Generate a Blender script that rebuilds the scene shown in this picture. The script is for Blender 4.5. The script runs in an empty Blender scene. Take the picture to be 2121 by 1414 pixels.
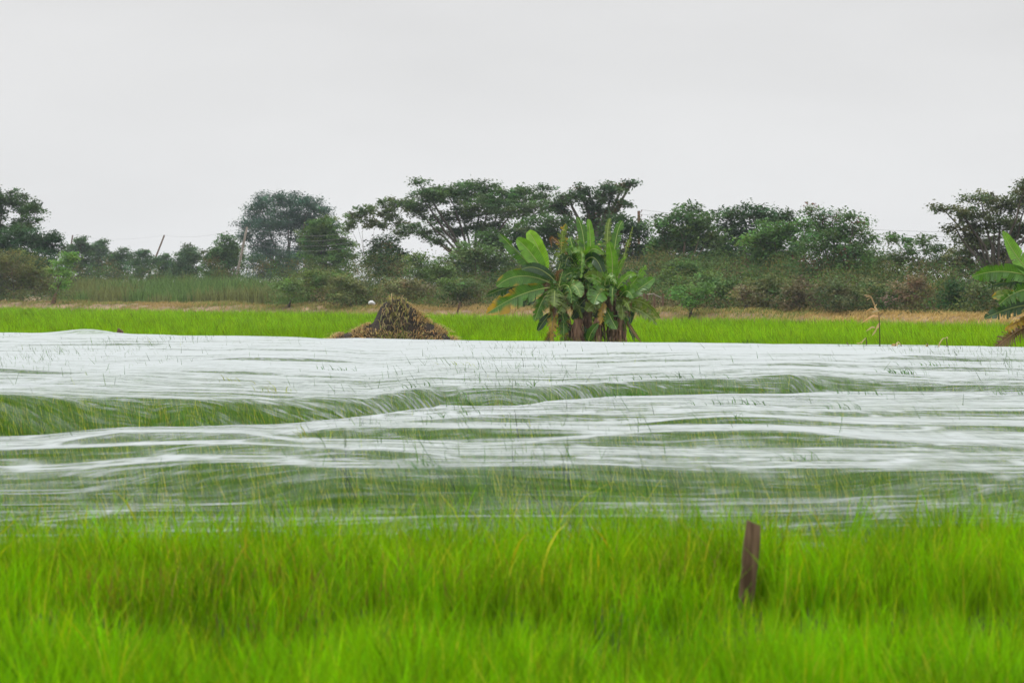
import bpy, math, random
import numpy as np
from mathutils import Vector

S = bpy.context.scene
COL = S.collection
rad = math.radians

# ------------------------------------------------------------------ camera, sky, sun, exposure
F = 5891.7            # focal length in photo pixels (2121 wide, 100 mm on 36 mm)
CX, HY, EYE = 1060.5, 590.0, 2.0
cam = bpy.data.cameras.new("camera")
camo = bpy.data.objects.new("camera", cam); COL.objects.link(camo)
cam.lens = 100.0; cam.sensor_width = 36.0
cam.clip_start = 0.5; cam.clip_end = 20000
camo.location = (0, 0, EYE)
camo.rotation_euler = (rad(90) - math.atan((707 - HY) / F), 0, 0)
cam.dof.use_dof = True
cam.dof.focus_distance = 58.0
cam.dof.aperture_fstop = 5.0
S.camera = camo

w = bpy.data.worlds.new("World"); S.world = w; w.use_nodes = True
nt = w.node_tree; nt.nodes.clear()
def N(t, kind, **kw):
    n = t.nodes.new(kind)
    for k, v in kw.items(): setattr(n, k, v)
    return n
SUN_EL, SUN_AZ = rad(58), rad(-62)
out = N(nt, 'ShaderNodeOutputWorld'); bg = N(nt, 'ShaderNodeBackground')
bg.inputs['Strength'].default_value = 0.1
sky = N(nt, 'ShaderNodeTexSky'); sky.sky_type = 'NISHITA'; sky.sun_disc = False
sky.sun_elevation = SUN_EL; sky.sun_rotation = SUN_AZ; sky.dust_density = 4.0
hs = N(nt, 'ShaderNodeHueSaturation'); hs.inputs['Saturation'].default_value = 0.12
tc = N(nt, 'ShaderNodeTexCoord'); sep = N(nt, 'ShaderNodeSeparateXYZ')
ramp = N(nt, 'ShaderNodeValToRGB')
cr = ramp.color_ramp
def stop(p, v, tint=(1, 1, 1)):
    e = cr.elements.new(p); e.color = (v * tint[0] / 3, v * tint[1] / 3, v * tint[2] / 3, 1)
while len(cr.elements) > 1: cr.elements.remove(cr.elements[0])
cr.elements[0].position = 0.0; cr.elements[0].color = (0.272, 0.275, 0.279, 1)
stop(0.03, 0.815, (1, 1.003, 1.008)); stop(0.065, 0.79, (1, 1.002, 1.006)); stop(0.125, 0.735, (1, 1.002, 1.006))
stop(0.3, 1.0); stop(0.6, 1.6); stop(1.0, 2.2)
nz = N(nt, 'ShaderNodeTexNoise'); nz.inputs['Scale'].default_value = 5.0; nz.inputs['Detail'].default_value = 4
mp = N(nt, 'ShaderNodeMapping'); mp.inputs['Scale'].default_value = (1, 1, 3.5)
mr = N(nt, 'ShaderNodeMapRange'); mr.inputs['To Min'].default_value = 29.3; mr.inputs['To Max'].default_value = 32.2
mr.inputs['From Min'].default_value = 0.3; mr.inputs['From Max'].default_value = 0.7
vm = N(nt, 'ShaderNodeVectorMath', operation='SCALE')
mix = N(nt, 'ShaderNodeMix', data_type='RGBA'); mix.inputs['Factor'].default_value = 0.95
L = nt.links.new
L(tc.outputs['Generated'], sep.inputs[0]); L(sep.outputs['Z'], ramp.inputs[0])
L(tc.outputs['Generated'], mp.inputs['Vector']); L(mp.outputs[0], nz.inputs['Vector'])
L(nz.outputs['Fac'], mr.inputs['Value'])
L(ramp.outputs[0], vm.inputs[0]); L(mr.outputs[0], vm.inputs['Scale'])
L(sky.outputs[0], hs.inputs['Color']); L(hs.outputs[0], mix.inputs['A']); L(vm.outputs[0], mix.inputs['B'])
L(mix.outputs['Result'], bg.inputs['Color']); L(bg.outputs[0], out.inputs[0])

sl = bpy.data.lights.new("sun", 'SUN'); sl.energy = 1.5; sl.angle = rad(10); sl.color = (1, 0.96, 0.9)
so = bpy.data.objects.new("sun", sl); COL.objects.link(so)
sd = Vector((math.sin(SUN_AZ) * math.cos(SUN_EL), math.cos(SUN_AZ) * math.cos(SUN_EL), math.sin(SUN_EL)))
so.rotation_euler = sd.to_track_quat('Z', 'Y').to_euler(); so.location = sd * 60

S.view_settings.view_transform = 'Standard'; S.view_settings.look = 'None'
S.view_settings.gamma = 1; S.view_settings.exposure = 0.0
S.render.engine = 'CYCLES'
S.cycles.transparent_max_bounces = 24
S.cycles.max_bounces = 6; S.cycles.diffuse_bounces = 3; S.cycles.transmission_bounces = 4
S.cycles.volume_bounces = 0
S.cycles.use_denoising = True

# ------------------------------------------------------------------ helpers
R = np.random.default_rng(7)
def P(px, y, d):
    return np.array([(px - CX) / F * d, d, EYE - (y - HY) / F * d])
def X_of(px, d): return (px - CX) / F * d
def db(px):                      # distance of the front foot of the dry bank in that column
    return 148.4 / (1 + 1.43 * (np.asarray(px, float) - CX) / F)

def vnoise(x, y, seed=0):
    x = np.asarray(x, float); y = np.asarray(y, float)
    xi = np.floor(x).astype(np.int64); yi = np.floor(y).astype(np.int64)
    fx = x - xi; fy = y - yi
    fx = fx * fx * fx * (fx * (fx * 6 - 15) + 10); fy = fy * fy * fy * (fy * (fy * 6 - 15) + 10)
    def h(a, b):
        n = (a * 374761393 + b * 668265263 + seed * 1274126177) & 0xffffffff
        n = ((n ^ (n >> 13)) * 1103515245) & 0xffffffff
        n = ((n ^ (n >> 16)) * 2654435761) & 0xffffffff
        return (n ^ (n >> 15)) / 4294967295.0
    a = h(xi, yi); b = h(xi + 1, yi); c = h(xi, yi + 1); e = h(xi + 1, yi + 1)
    return ((a * (1 - fx) + b * fx) * (1 - fy) + (c * (1 - fx) + e * fx) * fy) * 2 - 1
def fbm(x, y, seed=0, o=3):
    s = 0; a = 1; t = 0
    for k in range(o):
        s = s + a * vnoise(x * 2 ** k, y * 2 ** k, seed + k); t += a; a *= 0.5
    return s / t

def mesh(name, V, Fc, mats, parent=None, tint=None, midx=None, smooth=False):
    """V (n,3), Fc (m,4) or (m,3) index arrays, tint (n,3) point colours"""
    V = np.asarray(V, np.float32); Fc = np.asarray(Fc, np.int32)
    me = bpy.data.meshes.new(name)
    k = Fc.shape[1]
    me.vertices.add(len(V)); me.vertices.foreach_set('co', V.ravel())
    me.loops.add(Fc.size); me.loops.foreach_set('vertex_index', Fc.ravel())
    me.polygons.add(len(Fc)); me.polygons.foreach_set('loop_start', np.arange(0, Fc.size, k, dtype=np.int32))
    if midx is not None: me.polygons.foreach_set('material_index', np.asarray(midx, np.int32))
    me.polygons.foreach_set('use_smooth', np.full(len(Fc), smooth))
    me.update(calc_edges=True)
    if tint is not None:
        a = me.attributes.new('tint', 'FLOAT_COLOR', 'POINT')
        c = np.ones((len(V), 4), np.float32); c[:, :3] = tint
        a.data.foreach_set('color', c.ravel())
    for m in (mats if isinstance(mats, (list, tuple)) else [mats]): me.materials.append(m)
    o = bpy.data.objects.new(name, me); COL.objects.link(o)
    if parent is not None: o.parent = parent
    return o
def tag(o, label=None, cat=None, group=None, kind=None):
    if label: o['label'] = label
    if cat: o['category'] = cat
    if group: o['group'] = group
    if kind: o['kind'] = kind
    return o
def empty(name, loc, label, cat, group=None):
    o = bpy.data.objects.new(name, None); COL.objects.link(o)
    o.location = loc; o.empty_display_size = 0.2
    return tag(o, label, cat, group)

class Geo:                      # collects quads with colours
    def __init__(s): s.V = []; s.F = []; s.C = []; s.M = []; s.n = 0
    def add(s, V, Fc, col=(1, 1, 1), mi=0):
        V = np.asarray(V, float).reshape(-1, 3); Fc = np.asarray(Fc, int)
        s.V.append(V); s.F.append(Fc + s.n); s.n += len(V)
        c = np.asarray(col, float)
        s.C.append(np.broadcast_to(c, (len(V), 3)) if c.ndim == 1 else c)
        s.M.append(np.full(len(Fc), mi))
    def tube(s, pts, r, sides=6, col=(1, 1, 1), mi=0):
        pts = np.asarray(pts, float); n = len(pts)
        r = np.broadcast_to(np.asarray(r, float), (n,))
        tg = np.gradient(pts, axis=0); tg /= np.linalg.norm(tg, axis=1)[:, None] + 1e-9
        up = np.where(np.abs(tg[:, 2:3]) > 0.9, np.array([[1., 0, 0]]), np.array([[0., 0, 1]]))
        a = np.cross(tg, up); a /= np.linalg.norm(a, axis=1)[:, None] + 1e-9
        b = np.cross(tg, a)
        th = np.arange(sides) / sides * 2 * math.pi
        V = pts[:, None] + r[:, None, None] * (a[:, None] * np.cos(th)[None, :, None] + b[:, None] * np.sin(th)[None, :, None])
        i = np.arange(n - 1)[:, None] * sides; j = np.arange(sides)[None]
        k = (j + 1) % sides
        Fc = np.stack([i + j, i + k, i + sides + k, i + sides + j], -1).reshape(-1, 4)
        s.add(V.reshape(-1, 3), Fc, col, mi)
        for e, rev in ((0, True), (n - 1, False)):      # caps (fan of quads)
            ids = np.arange(sides)
            q = [[0, t, t + 1, min(t + 2, sides - 1)] for t in range(1, sides - 2, 2)] if sides > 4 else [[0, 1, 2, 3]] if sides == 4 else []
            q = [x for x in q if len(set(x)) == 4]
            if q: s.add(V[e], q, col, mi)
    def build(s, name, mats, parent=None, smooth=False, origin=None):
        V = np.concatenate(s.V)
        if origin is not None: V = V - np.asarray(origin)
        return mesh(name, V, np.concatenate(s.F), mats, parent, np.concatenate(s.C), np.concatenate(s.M), smooth)

# ------------------------------------------------------------------ materials
def mat(name):
    m = bpy.data.materials.new(name); m.use_nodes = True
    t = m.node_tree; t.nodes.clear()
    return m, t, N(t, 'ShaderNodeOutputMaterial')
def leaf_mat(name, trans=0.35, rough=0.5, spec=0.3, nscale=None, tr_gain=(1.0, 1.0, 0.6)):
    m, t, o = mat(name)
    at = N(t, 'ShaderNodeAttribute', attribute_name='tint')
    p = N(t, 'ShaderNodeBsdfPrincipled'); p.inputs['Roughness'].default_value = rough
    p.inputs['Specular IOR Level'].default_value = spec
    tr = N(t, 'ShaderNodeBsdfTranslucent'); mx = N(t, 'ShaderNodeMixShader'); mx.inputs[0].default_value = trans
    g = N(t, 'ShaderNodeMix', data_type='RGBA', blend_type='MULTIPLY'); g.inputs['Factor'].default_value = 1
    g.inputs['B'].default_value = (*tr_gain, 1)
    src = at.outputs['Color']
    if nscale:
        gm = N(t, 'ShaderNodeNewGeometry'); n = N(t, 'ShaderNodeTexNoise'); n.inputs['Scale'].default_value = nscale
        n.inputs['Detail'].default_value = 3
        r = N(t, 'ShaderNodeMapRange'); r.inputs['From Min'].default_value = .25; r.inputs['From Max'].default_value = .75
        r.inputs['To Min'].default_value = .7; r.inputs['To Max'].default_value = 1.25
        v = N(t, 'ShaderNodeVectorMath', operation='SCALE')
        t.links.new(gm.outputs['Position'], n.inputs['Vector']); t.links.new(n.outputs['Fac'], r.inputs['Value'])
        t.links.new(src, v.inputs[0]); t.links.new(r.outputs[0], v.inputs['Scale']); src = v.outputs[0]
    t.links.new(src, p.inputs['Base Color']); t.links.new(src, g.inputs['A'])
    t.links.new(g.outputs['Result'], tr.inputs['Color'])
    t.links.new(p.outputs[0], mx.inputs[1]); t.links.new(tr.outputs[0], mx.inputs[2]); t.links.new(mx.outputs[0], o.inputs[0])
    return m
def rough_mat(name, c1, c2, scale=4.0, rough=0.9, stretch=(1, 1, 1), use_tint=False, bump=0.3):
    m, t, o = mat(name)
    p = N(t, 'ShaderNodeBsdfPrincipled'); p.inputs['Roughness'].default_value = rough
    p.inputs['Specular IOR Level'].default_value = 0.2
    gm = N(t, 'ShaderNodeNewGeometry'); mpg = N(t, 'ShaderNodeMapping'); mpg.inputs['Scale'].default_value = stretch
    n = N(t, 'ShaderNodeTexNoise'); n.inputs['Scale'].default_value = scale; n.inputs['Detail'].default_value = 6
    mx = N(t, 'ShaderNodeMix', data_type='RGBA'); mx.inputs['A'].default_value = (*c1, 1); mx.inputs['B'].default_value = (*c2, 1)
    r = N(t, 'ShaderNodeMapRange'); r.inputs['From Min'].default_value = .35; r.inputs['From Max'].default_value = .65
    t.links.new(gm.outputs['Position'], mpg.inputs['Vector']); t.links.new(mpg.outputs[0], n.inputs['Vector'])
    t.links.new(n.outputs['Fac'], r.inputs['Value']); t.links.new(r.outputs[0], mx.inputs['Factor'])
    src = mx.outputs['Result']
    if use_tint:
        at = N(t, 'ShaderNodeAttribute', attribute_name='tint')
        g = N(t, 'ShaderNodeMix', data_type='RGBA', blend_type='MULTIPLY'); g.inputs['Factor'].default_value = 1
        t.links.new(src, g.inputs['A']); t.links.new(at.outputs['Color'], g.inputs['B']); src = g.outputs['Result']
    t.links.new(src, p.inputs['Base Color'])
    if bump:
        b = N(t, 'ShaderNodeBump'); b.inputs['Strength'].default_value = bump; b.inputs['Distance'].default_value = 0.05
        t.links.new(n.outputs['Fac'], b.inputs['Height']); t.links.new(b.outputs[0], p.inputs['Normal'])
    t.links.new(p.outputs[0], o.inputs[0])
    return m

M_rice = leaf_mat('rice_leaf', 0.45, 0.65, 0.03, tr_gain=(1.0, 1.0, 0.2))
M_dry = leaf_mat('dry_grass', 0.3, 0.8, 0.1)
M_leaf = leaf_mat('tree_leaf', 0.3, 0.6, 0.06)
M_banana = leaf_mat('banana_leaf', 0.28, 0.36, 0.5, nscale=5, tr_gain=(1.3, 1.25, 0.4))
M_rib = leaf_mat('banana_midrib', 0.1, 0.5, 0.3)
M_bark = rough_mat('bark', (0.06, 0.05, 0.04), (0.13, 0.115, 0.095), 3.0, use_tint=True, stretch=(1, 1, .3))
M_stem = rough_mat('banana_stem', (0.05, 0.03, 0.018), (0.26, 0.17, 0.11), 9.0, stretch=(1, 1, .12), use_tint=True, bump=.6)
M_wood = rough_mat('weathered_wood', (0.08, 0.045, 0.028), (0.22, 0.14, 0.09), 30.0, stretch=(1, 1, .1), bump=.4)
M_pole = rough_mat('grey_pole_wood', (0.2, 0.18, 0.15), (0.34, 0.31, 0.27), 6.0, stretch=(1, 1, .1))
M_soil = rough_mat('paddy_soil', (0.03, 0.04, 0.012), (0.06, 0.08, 0.02), 1.5)
M_bank = rough_mat('bank_soil', (0.16, 0.11, 0.065), (0.3, 0.21, 0.13), .8)
M_mound = rough_mat('dark_heap_soil', (0.012, 0.01, 0.008), (0.04, 0.03, 0.022), 12.0, bump=.8)
M_white = rough_mat('white_plastic', (0.5, 0.5, 0.52), (0.66, 0.66, 0.66), 8.0, rough=.5, bump=.2)
M_wire = rough_mat('grey_wire', (0.18, 0.18, 0.18), (0.26, 0.26, 0.26), 5.0, bump=0)

# ------------------------------------------------------------------ haze is added near the end
# ------------------------------------------------------------------ the crop netting: height of the sheet
CREST_V = ([-900, 0, 185, 317, 396, 561, 700, 914, 1030, 1112, 1261, 1400, 1638, 1692, 1842, 2121, 3000],
           [930, 906, 893, 889, 891, 878, 869, 840, 843, 840, 818, 813, 812, 807, 806, 808, 806])
RIDGES = [  # crest rows (px, y), crest height guess, amplitude over px, facing width, back length
    (([-900, 0, 300, 700, 1100, 1400, 1750, 2121, 3000], [968, 968, 975, 986, 977, 973, 977, 983, 983]), .70, ([0, 2121], [.13, .15]), 0.9, 7),
    (([0, 400, 700, 1000, 1400, 1750, 2121], [1010, 1000, 1018, 1018, 1008, 1003, 1020]), .62, ([0, 700, 1400, 2121], [.05, .05, .04, .05]), .35, 1.5),
    (([600, 800, 1000, 1250], [903, 902, 905, 904]), .70, ([560, 700, 1000, 1150, 1280], [0, .10, .10, .06, 0]), .45, 4),
    (([1050, 1400, 1700, 2121], [921, 908, 908, 918]), .70, ([1000, 1250, 1600, 2000, 2121], [0, .10, .11, .07, .05]), .6, 5),
    (([900, 1250, 1500, 1800, 2121], [870, 862, 858, 852, 850]), .70, ([780, 1000, 1500, 2121], [0, .09, .12, .12]), .6, 6),
    (([1300, 1800, 2121], [885, 882, 880]), .68, ([1200, 1500, 2121], [0, .05, .06]), .4, 3),
    (([0, 300, 500, 700], [930, 924, 924, 938]), .68, ([80, 250, 500, 620], [0, .08, .09, 0]), .4, 3),
    (([-200, 0, 300, 700, 900], [946, 944, 946, 956, 955]), .68, ([-200, 100, 500, 800, 950], [.06, .08, .10, .06, 0]), .5, 3),
    (([300, 700, 1000], [752, 750, 750]), .64, ([420, 520, 700, 760], [0, .05, .05, 0]), .5, 8),
    (([1100, 1400, 1700], [755, 752, 752]), .64, ([1150, 1250, 1400, 1560], [0, .06, .06, 0]), .6, 8),
    (([-200, 0, 500, 800], [784, 786, 786, 784]), .64, ([-200, 0, 350, 500, 650, 760], [.06, .06, .04, .05, .04, 0]), .5, 8),
    (([1600, 1800, 2121], [767, 764, 764]), .66, ([1560, 1700, 1900, 2121], [0, .08, .08, .05]), .6, 8),
    (([1700, 1900, 2121], [750, 748, 746]), .64, ([1750, 1850, 2121], [0, .07, .06]), .6, 8),
    (([0, 2121], [722, 748]), .6, ([0, 500, 900, 1300, 2121], [.02, .05, .02, .04, .02]), .7, 10),
]
def net_far(X): return 72.4 - 0.82 * X + 1.2 * vnoise(X / 5, X * 0, 41)
def net_front(X): return 16.3 + 0.35 * vnoise(X / 1.7, X * 0 + .5, 42)
def net_z(X, Y):
    X = np.asarray(X, float); Y = np.asarray(Y, float)
    px = CX + F * X / Y
    z = np.interp(Y, [15.5, 16.4, 17.2, 18.6, 20, 25, 40, 60, 75, 90], [.22, .36, .46, .54, .58, .60, .60, .56, .54, .53])
    for (cp, zc, am, wd, Lb) in RIDGES:
        c = (EYE - zc) * F / (np.interp(px, *cp) - HY)
        c = c + 0.25 * vnoise(X / 2.3, Y * 0, int(zc * 1000) + int(cp[1][0]))
        A = np.interp(px, *am) * (.72 + .55 * vnoise(X / 1.9, Y * 0, int(zc * 900) + int(cp[1][-1])))
        t = Y - c
        u = np.clip((t + wd) / wd, 0, 1)
        z = z + A * np.where(t < 0, u * u * (3 - 2 * u), np.exp(-np.maximum(t, 0) / Lb))
    # furrow running obliquely across, with its far wall facing the camera
    c = (EYE - .66) * F / (np.interp(px, *CREST_V) - HY)
    t = Y - c
    dep = np.interp(px, [0, 560, 760, 900, 1100, 1700, 1900, 2121], [.22, .2, .08, .18, .2, .18, .12, .06])
    z = z - dep * np.exp(-((t - .95) / .55) ** 2)
    A = np.interp(px, [-900, 0, 480, 640, 760, 860, 1050, 1220, 1400, 1640, 1800, 1950, 2121], [.26, .26, .23, .15, .08, .14, .18, .13, .18, .17, .12, .06, .04]) * (1 + .25 * vnoise(X / 1.3, Y * 0, 23))
    wd = 1.3
    u = np.clip((t - 1.0) / wd, 0, 1)
    z = z + A * np.where(t < 1.0 + wd, u * u * (3 - 2 * u), np.exp(-np.maximum(t - 1.0 - wd, 0) / 22))
    # broad swells and many small folds running across the view
    Yw = Y + 1.2 * vnoise(X / 5, Y / 5, 3) + .5 * vnoise(X / 2.2, Y / 2, 4) + 4.0 * z      # folds follow the fall of the cloth
    m = .45 + .55 * np.clip(vnoise(X / 5, Y / 4, 17) + .3, 0, 1)
    for lam, amp, st, sd in ((3.4, .030, 2.2, 11), (1.9, .026, 2.4, 12), (1.0, .019, 2.8, 13), (.52, .0095, 3.2, 14), (.27, .0042, 3.6, 15)):
        f = vnoise(X / (lam * st), Yw / lam + .35 * vnoise(X / (lam * 1.5), Y / lam, sd + 30), sd)
        f = .55 * f + .9 * (.5 - np.abs(f))                     # pinched crests, as cloth lying over leaves
        z = z + m * amp * f * np.interp(Y, [18, 24, 30], [1.5 if lam < .8 else 1.0, 1.25 if lam < .8 else 1.0, 1])
    # tented corner at the far edge beside the stump
    z = z + .14 * np.exp(-((px - 180) / 62) ** 2) * np.exp(-((Y - net_far(X) + .3) / 1.2) ** 2)
    e = net_far(X) - Y
    z = z - .30 * np.clip(1 - e / .35, 0, 1) ** 2 * np.where(np.abs(px - 180) < 150, .4, 1)
    return z

def netting_material():
    m, t, o = mat('white_netting')
    gm = N(t, 'ShaderNodeNewGeometry')
    dt = N(t, 'ShaderNodeVectorMath', operation='DOT_PRODUCT')
    t.links.new(gm.outputs['Normal'], dt.inputs[0]); t.links.new(gm.outputs['Incoming'], dt.inputs[1])
    ab = N(t, 'ShaderNodeMath', operation='ABSOLUTE'); t.links.new(dt.outputs['Value'], ab.inputs[0])
    mxn = N(t, 'ShaderNodeMath', operation='MAXIMUM'); mxn.inputs[1].default_value = 0.02; t.links.new(ab.outputs[0], mxn.inputs[0])
    # thread coverage of the weave, bunched along the folds
    at = N(t, 'ShaderNodeAttribute', attribute_name='tint')      # thread coverage of the weave, bunched along the folds
    r = N(t, 'ShaderNodeSeparateColor'); t.links.new(at.outputs['Color'], r.inputs[0])
    cov = r.outputs[0]
    for sc_, lo, hi in (((.45, 9.0, 4.0), .45, 1.6), ((16.0, 1.3, 1.3), .75, 1.25)):      # single threads and uneven weave
        mp_ = N(t, 'ShaderNodeMapping'); mp_.inputs['Scale'].default_value = sc_
        n_ = N(t, 'ShaderNodeTexNoise'); n_.inputs['Scale'].default_value = 1.0; n_.inputs['Detail'].default_value = 4
        q_ = N(t, 'ShaderNodeMapRange'); q_.inputs['From Min'].default_value = .32; q_.inputs['From Max'].default_value = .68
        q_.inputs['To Min'].default_value = lo; q_.inputs['To Max'].default_value = hi
        u_ = N(t, 'ShaderNodeMath', operation='MULTIPLY')
        t.links.new(gm.outputs['Position'], mp_.inputs['Vector']); t.links.new(mp_.outputs[0], n_.inputs['Vector']); t.links.new(n_.outputs['Fac'], q_.inputs['Value'])
        t.links.new(cov, u_.inputs[0]); t.links.new(q_.outputs[0], u_.inputs[1]); cov = u_.outputs[0]
    dv = N(t, 'ShaderNodeMath', operation='DIVIDE'); dv.inputs[0].default_value = 1.0; t.links.new(mxn.outputs[0], dv.inputs[1])
    om = N(t, 'ShaderNodeMath', operation='SUBTRACT'); om.inputs[0].default_value = 1.0; t.links.new(cov, om.inputs[1])
    pw = N(t, 'ShaderNodeMath', operation='POWER'); t.links.new(om.outputs[0], pw.inputs[0]); t.links.new(dv.outputs[0], pw.inputs[1])
    d = N(t, 'ShaderNodeBsdfDiffuse'); d.inputs['Color'].default_value = (.50, .535, .55, 1)
    tl = N(t, 'ShaderNodeBsdfTranslucent'); tl.inputs['Color'].default_value = (.50, .535, .55, 1)
    m1 = N(t, 'ShaderNodeMixShader'); m1.inputs[0].default_value = .25
    t.links.new(d.outputs[0], m1.inputs[1]); t.links.new(tl.outputs[0], m1.inputs[2])
    tp = N(t, 'ShaderNodeBsdfTransparent')
    m2 = N(t, 'ShaderNodeMixShader')
    t.links.new(pw.outputs[0], m2.inputs[0]); t.links.new(m1.outputs[0], m2.inputs[1]); t.links.new(tp.outputs[0], m2.inputs[2])
    t.links.new(m2.outputs[0], o.inputs[0])
    return m
M_net = netting_material()

def net_cover(X, Y, Z):
    px = CX + F * X / Y; row = HY + (EYE - .62) * F / Y
    sc = np.interp(Y, [16, 25, 40, 70], [.7, 1, 1.8, 4.0])
    Yw = Y + .9 * vnoise(X / 6, Y / 4, 3) + .35 * vnoise(X / 2.4, Y / 2, 4) + 4.5 * Z
    c = .025 + .015 * np.clip(fbm(X / 3, Yw / 1.4, 131) * 1.6, -1, 1.2)
    # threads gathered into thin lines that sweep along the folds
    near_ = np.interp(Y, [17, 19.5, 22, 34], [.45, .6, .75, 1])
    for lam, st, k, w, a, sd in ((1.6, 3.0, 3.0, .03, .20, 141), (.75, 3.6, 2.6, .04, .18, 142), (3.0, 2.4, 4.0, .018, .16, 143), (.40, 4.5, 2.2, .07, .14, 144), (.22, 5, 2.0, .12, .10, 145)):
        f = fbm(X / (lam * st), Yw / lam, sd, 2) * k
        e = np.abs(f - np.round(f))
        m = np.clip(vnoise(X / (lam * 2), Y / lam, sd + 9) + .5, 0, 1)
        c = c + near_ * a * m * np.exp(-(e / w) ** 2)
    thin = np.exp(-(np.maximum(px - 450, 0) / 330) ** 2) * np.exp(-((Y - 26.5) / 1.6) ** 2)       # patch at left where the sheet hangs clear
    c = c * (1 - .55 * thin)
    front = np.clip((19.6 - Y) / 1.2, 0, 1)
    c = c * (1 - .3 * front)
    far = np.clip((Y - 36) / 22, 0, 1)
    c = c + .05 * far
    return np.clip(c, .008, .5)
def build_net():
    nx, ny = 470, 1300
    X = np.linspace(-20.5, 18.5, nx)
    v = np.linspace(0, 1, ny)
    Yf = net_front(X)[None]; Ye = net_far(X)[None]
    Y = Yf * (Ye / Yf) ** v[:, None]
    XX = np.broadcast_to(X[None], Y.shape)
    Z = net_z(XX, Y)
    V = np.stack([XX, Y, Z], -1).reshape(-1, 3)
    i = np.arange(ny - 1)[:, None] * nx; j = np.arange(nx - 1)[None]
    Fc = np.stack([i + j, i + j + 1, i + nx + j + 1, i + nx + j], -1).reshape(-1, 4)
    cov = net_cover(XX, Y, Z).reshape(-1, 1) * np.ones(3)
    o = mesh('crop_netting', V, Fc, M_net, tint=cov, smooth=True)
    tag(o, 'wide sheet of fine white netting draped in long folds over the young rice', 'netting')
    return o
build_net()

# ------------------------------------------------------------------ ground and the dry bank
def build_ground():
    V = [(-3000, -60, 0), (3000, -60, 0), (3000, 6000, 0), (-3000, 6000, 0)]
    o = mesh('ground', V, [[0, 1, 2, 3]], M_soil); tag(o, kind='structure')
    # low grassy bund between the near rice and the net
    X = np.linspace(-9, 9, 160); Y = np.linspace(12.3, 16.2, 40)
    XX, YY = np.meshgrid(X, Y)
    c = 14.2 + .25 * vnoise(XX / 2, YY * 0, 51)
    Z = .40 * np.exp(-((YY - c) / .95) ** 4) - .02 + .03 * vnoise(XX / .5, YY / .4, 52)
    nx = len(X); i = np.arange(len(Y) - 1)[:, None] * nx; j = np.arange(nx - 1)[None]
    Fc = np.stack([i + j, i + j + 1, i + nx + j + 1, i + nx + j], -1).reshape(-1, 4)
    o = mesh('bund', np.stack([XX, YY, Z], -1).reshape(-1, 3), Fc, M_soil, smooth=True); tag(o, kind='structure')
build_ground()
def bund_z(X, Y):
    c = 14.2 + .25 * vnoise(X / 2, Y * 0, 51)
    return .40 * np.exp(-((Y - c) / .95) ** 4) - .02

TDIR = np.array([1, -1.43]) / 1.745; NDIR = np.array([1.43, 1]) / 1.745
def bank_xy(t, s): return TDIR[0] * t + NDIR[0] * s, 148.4 + TDIR[1] * t + NDIR[1] * s
def bank_ts(X, Y):
    q = Y - 148.4
    return X * TDIR[0] + q * TDIR[1], X * NDIR[0] + q * NDIR[1]
def land_z(X, Y):
    t, s = bank_ts(np.asarray(X, float), np.asarray(Y, float))
    s2 = s + .5 * vnoise(t / 4, t * 0, 61)
    z = np.interp(s2, [0, .8, 1.8, 3.0, 9, 80, 140], [0, .3, .58, .66, .6, .6, 0])
    return z + np.where((s2 > 0) & (s2 < 100), .12 * vnoise(t / 2.2, s / 1.5, 62), 0)
def build_bank():
    t = np.linspace(-190, 130, 460); s = np.concatenate([np.linspace(-.5, 5, 26), np.linspace(6, 150, 30)])
    T, Sx = np.meshgrid(t, s); X, Y = bank_xy(T, Sx)
    Z = land_z(X, Y); Z[0] = -.1
    nx = len(t); i = np.arange(len(s) - 1)[:, None] * nx; j = np.arange(nx - 1)[None]
    Fc = np.stack([i + j, i + j + 1, i + nx + j + 1, i + nx + j], -1).reshape(-1, 4)
    o = mesh('bank', np.stack([X, Y, Z], -1).reshape(-1, 3), Fc, M_bank, smooth=True); tag(o, kind='structure')
build_bank()

# ------------------------------------------------------------------ blades of grass, many at once
def blades(base, h, az, lean, w, col, segs=3, tipfall=0.0, tipcol=None):
    """base (n,3); h height; az lean azimuth; lean horizontal reach/height; w width; col (n,3)"""
    n = len(base)
    ts = np.linspace(0, 1, segs + 1)
    dirv = np.stack([np.cos(az), np.sin(az), 0 * az], 1)
    wa = az + math.pi / 2 + R.normal(0, .7, n)
    wd = np.stack([np.cos(wa), np.sin(wa), 0 * wa], 1)
    V = np.empty((n, segs + 1, 2, 3)); C = np.empty((n, segs + 1, 2, 3))
    for k, t in enumerate(ts):
        c = base + dirv * (h * lean * t ** 2)[:, None]
        zz = h * (t - tipfall * t ** 3)
        c[:, 2] += zz
        ww = w * (.75 + .6 * t - 1.25 * t * t * 1.0) * .5
        ww = np.maximum(ww, w * .06)
        V[:, k, 0] = c - wd * ww[:, None]; V[:, k, 1] = c + wd * ww[:, None]
        cc = col if tipcol is None else col * (1 - t) + tipcol * t
        C[:, k] = cc[:, None]
    V = V.reshape(-1, 3); C = C.reshape(-1, 3)
    b = np.arange(n)[:, None] * (segs + 1) * 2; q = np.arange(segs)[None] * 2
    Fc = np.stack([b + q, b + q + 1, b + q + 3, b + q + 2], -1).reshape(-1, 4)
    return V, Fc, C
def tinted(n, base, vary=.15, hue=.08):
    c = np.asarray(base)[None] * (1 + R.normal(0, vary, (n, 1)))
    c = c * (1 + R.normal(0, hue, (n, 3)))
    return np.clip(c, .002, .95)
RICE = np.array([.172, .375, .002]); RICE_Y = np.array([.42, .46, .03]); RICE_D = np.array([.07, .2, .015])

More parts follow.
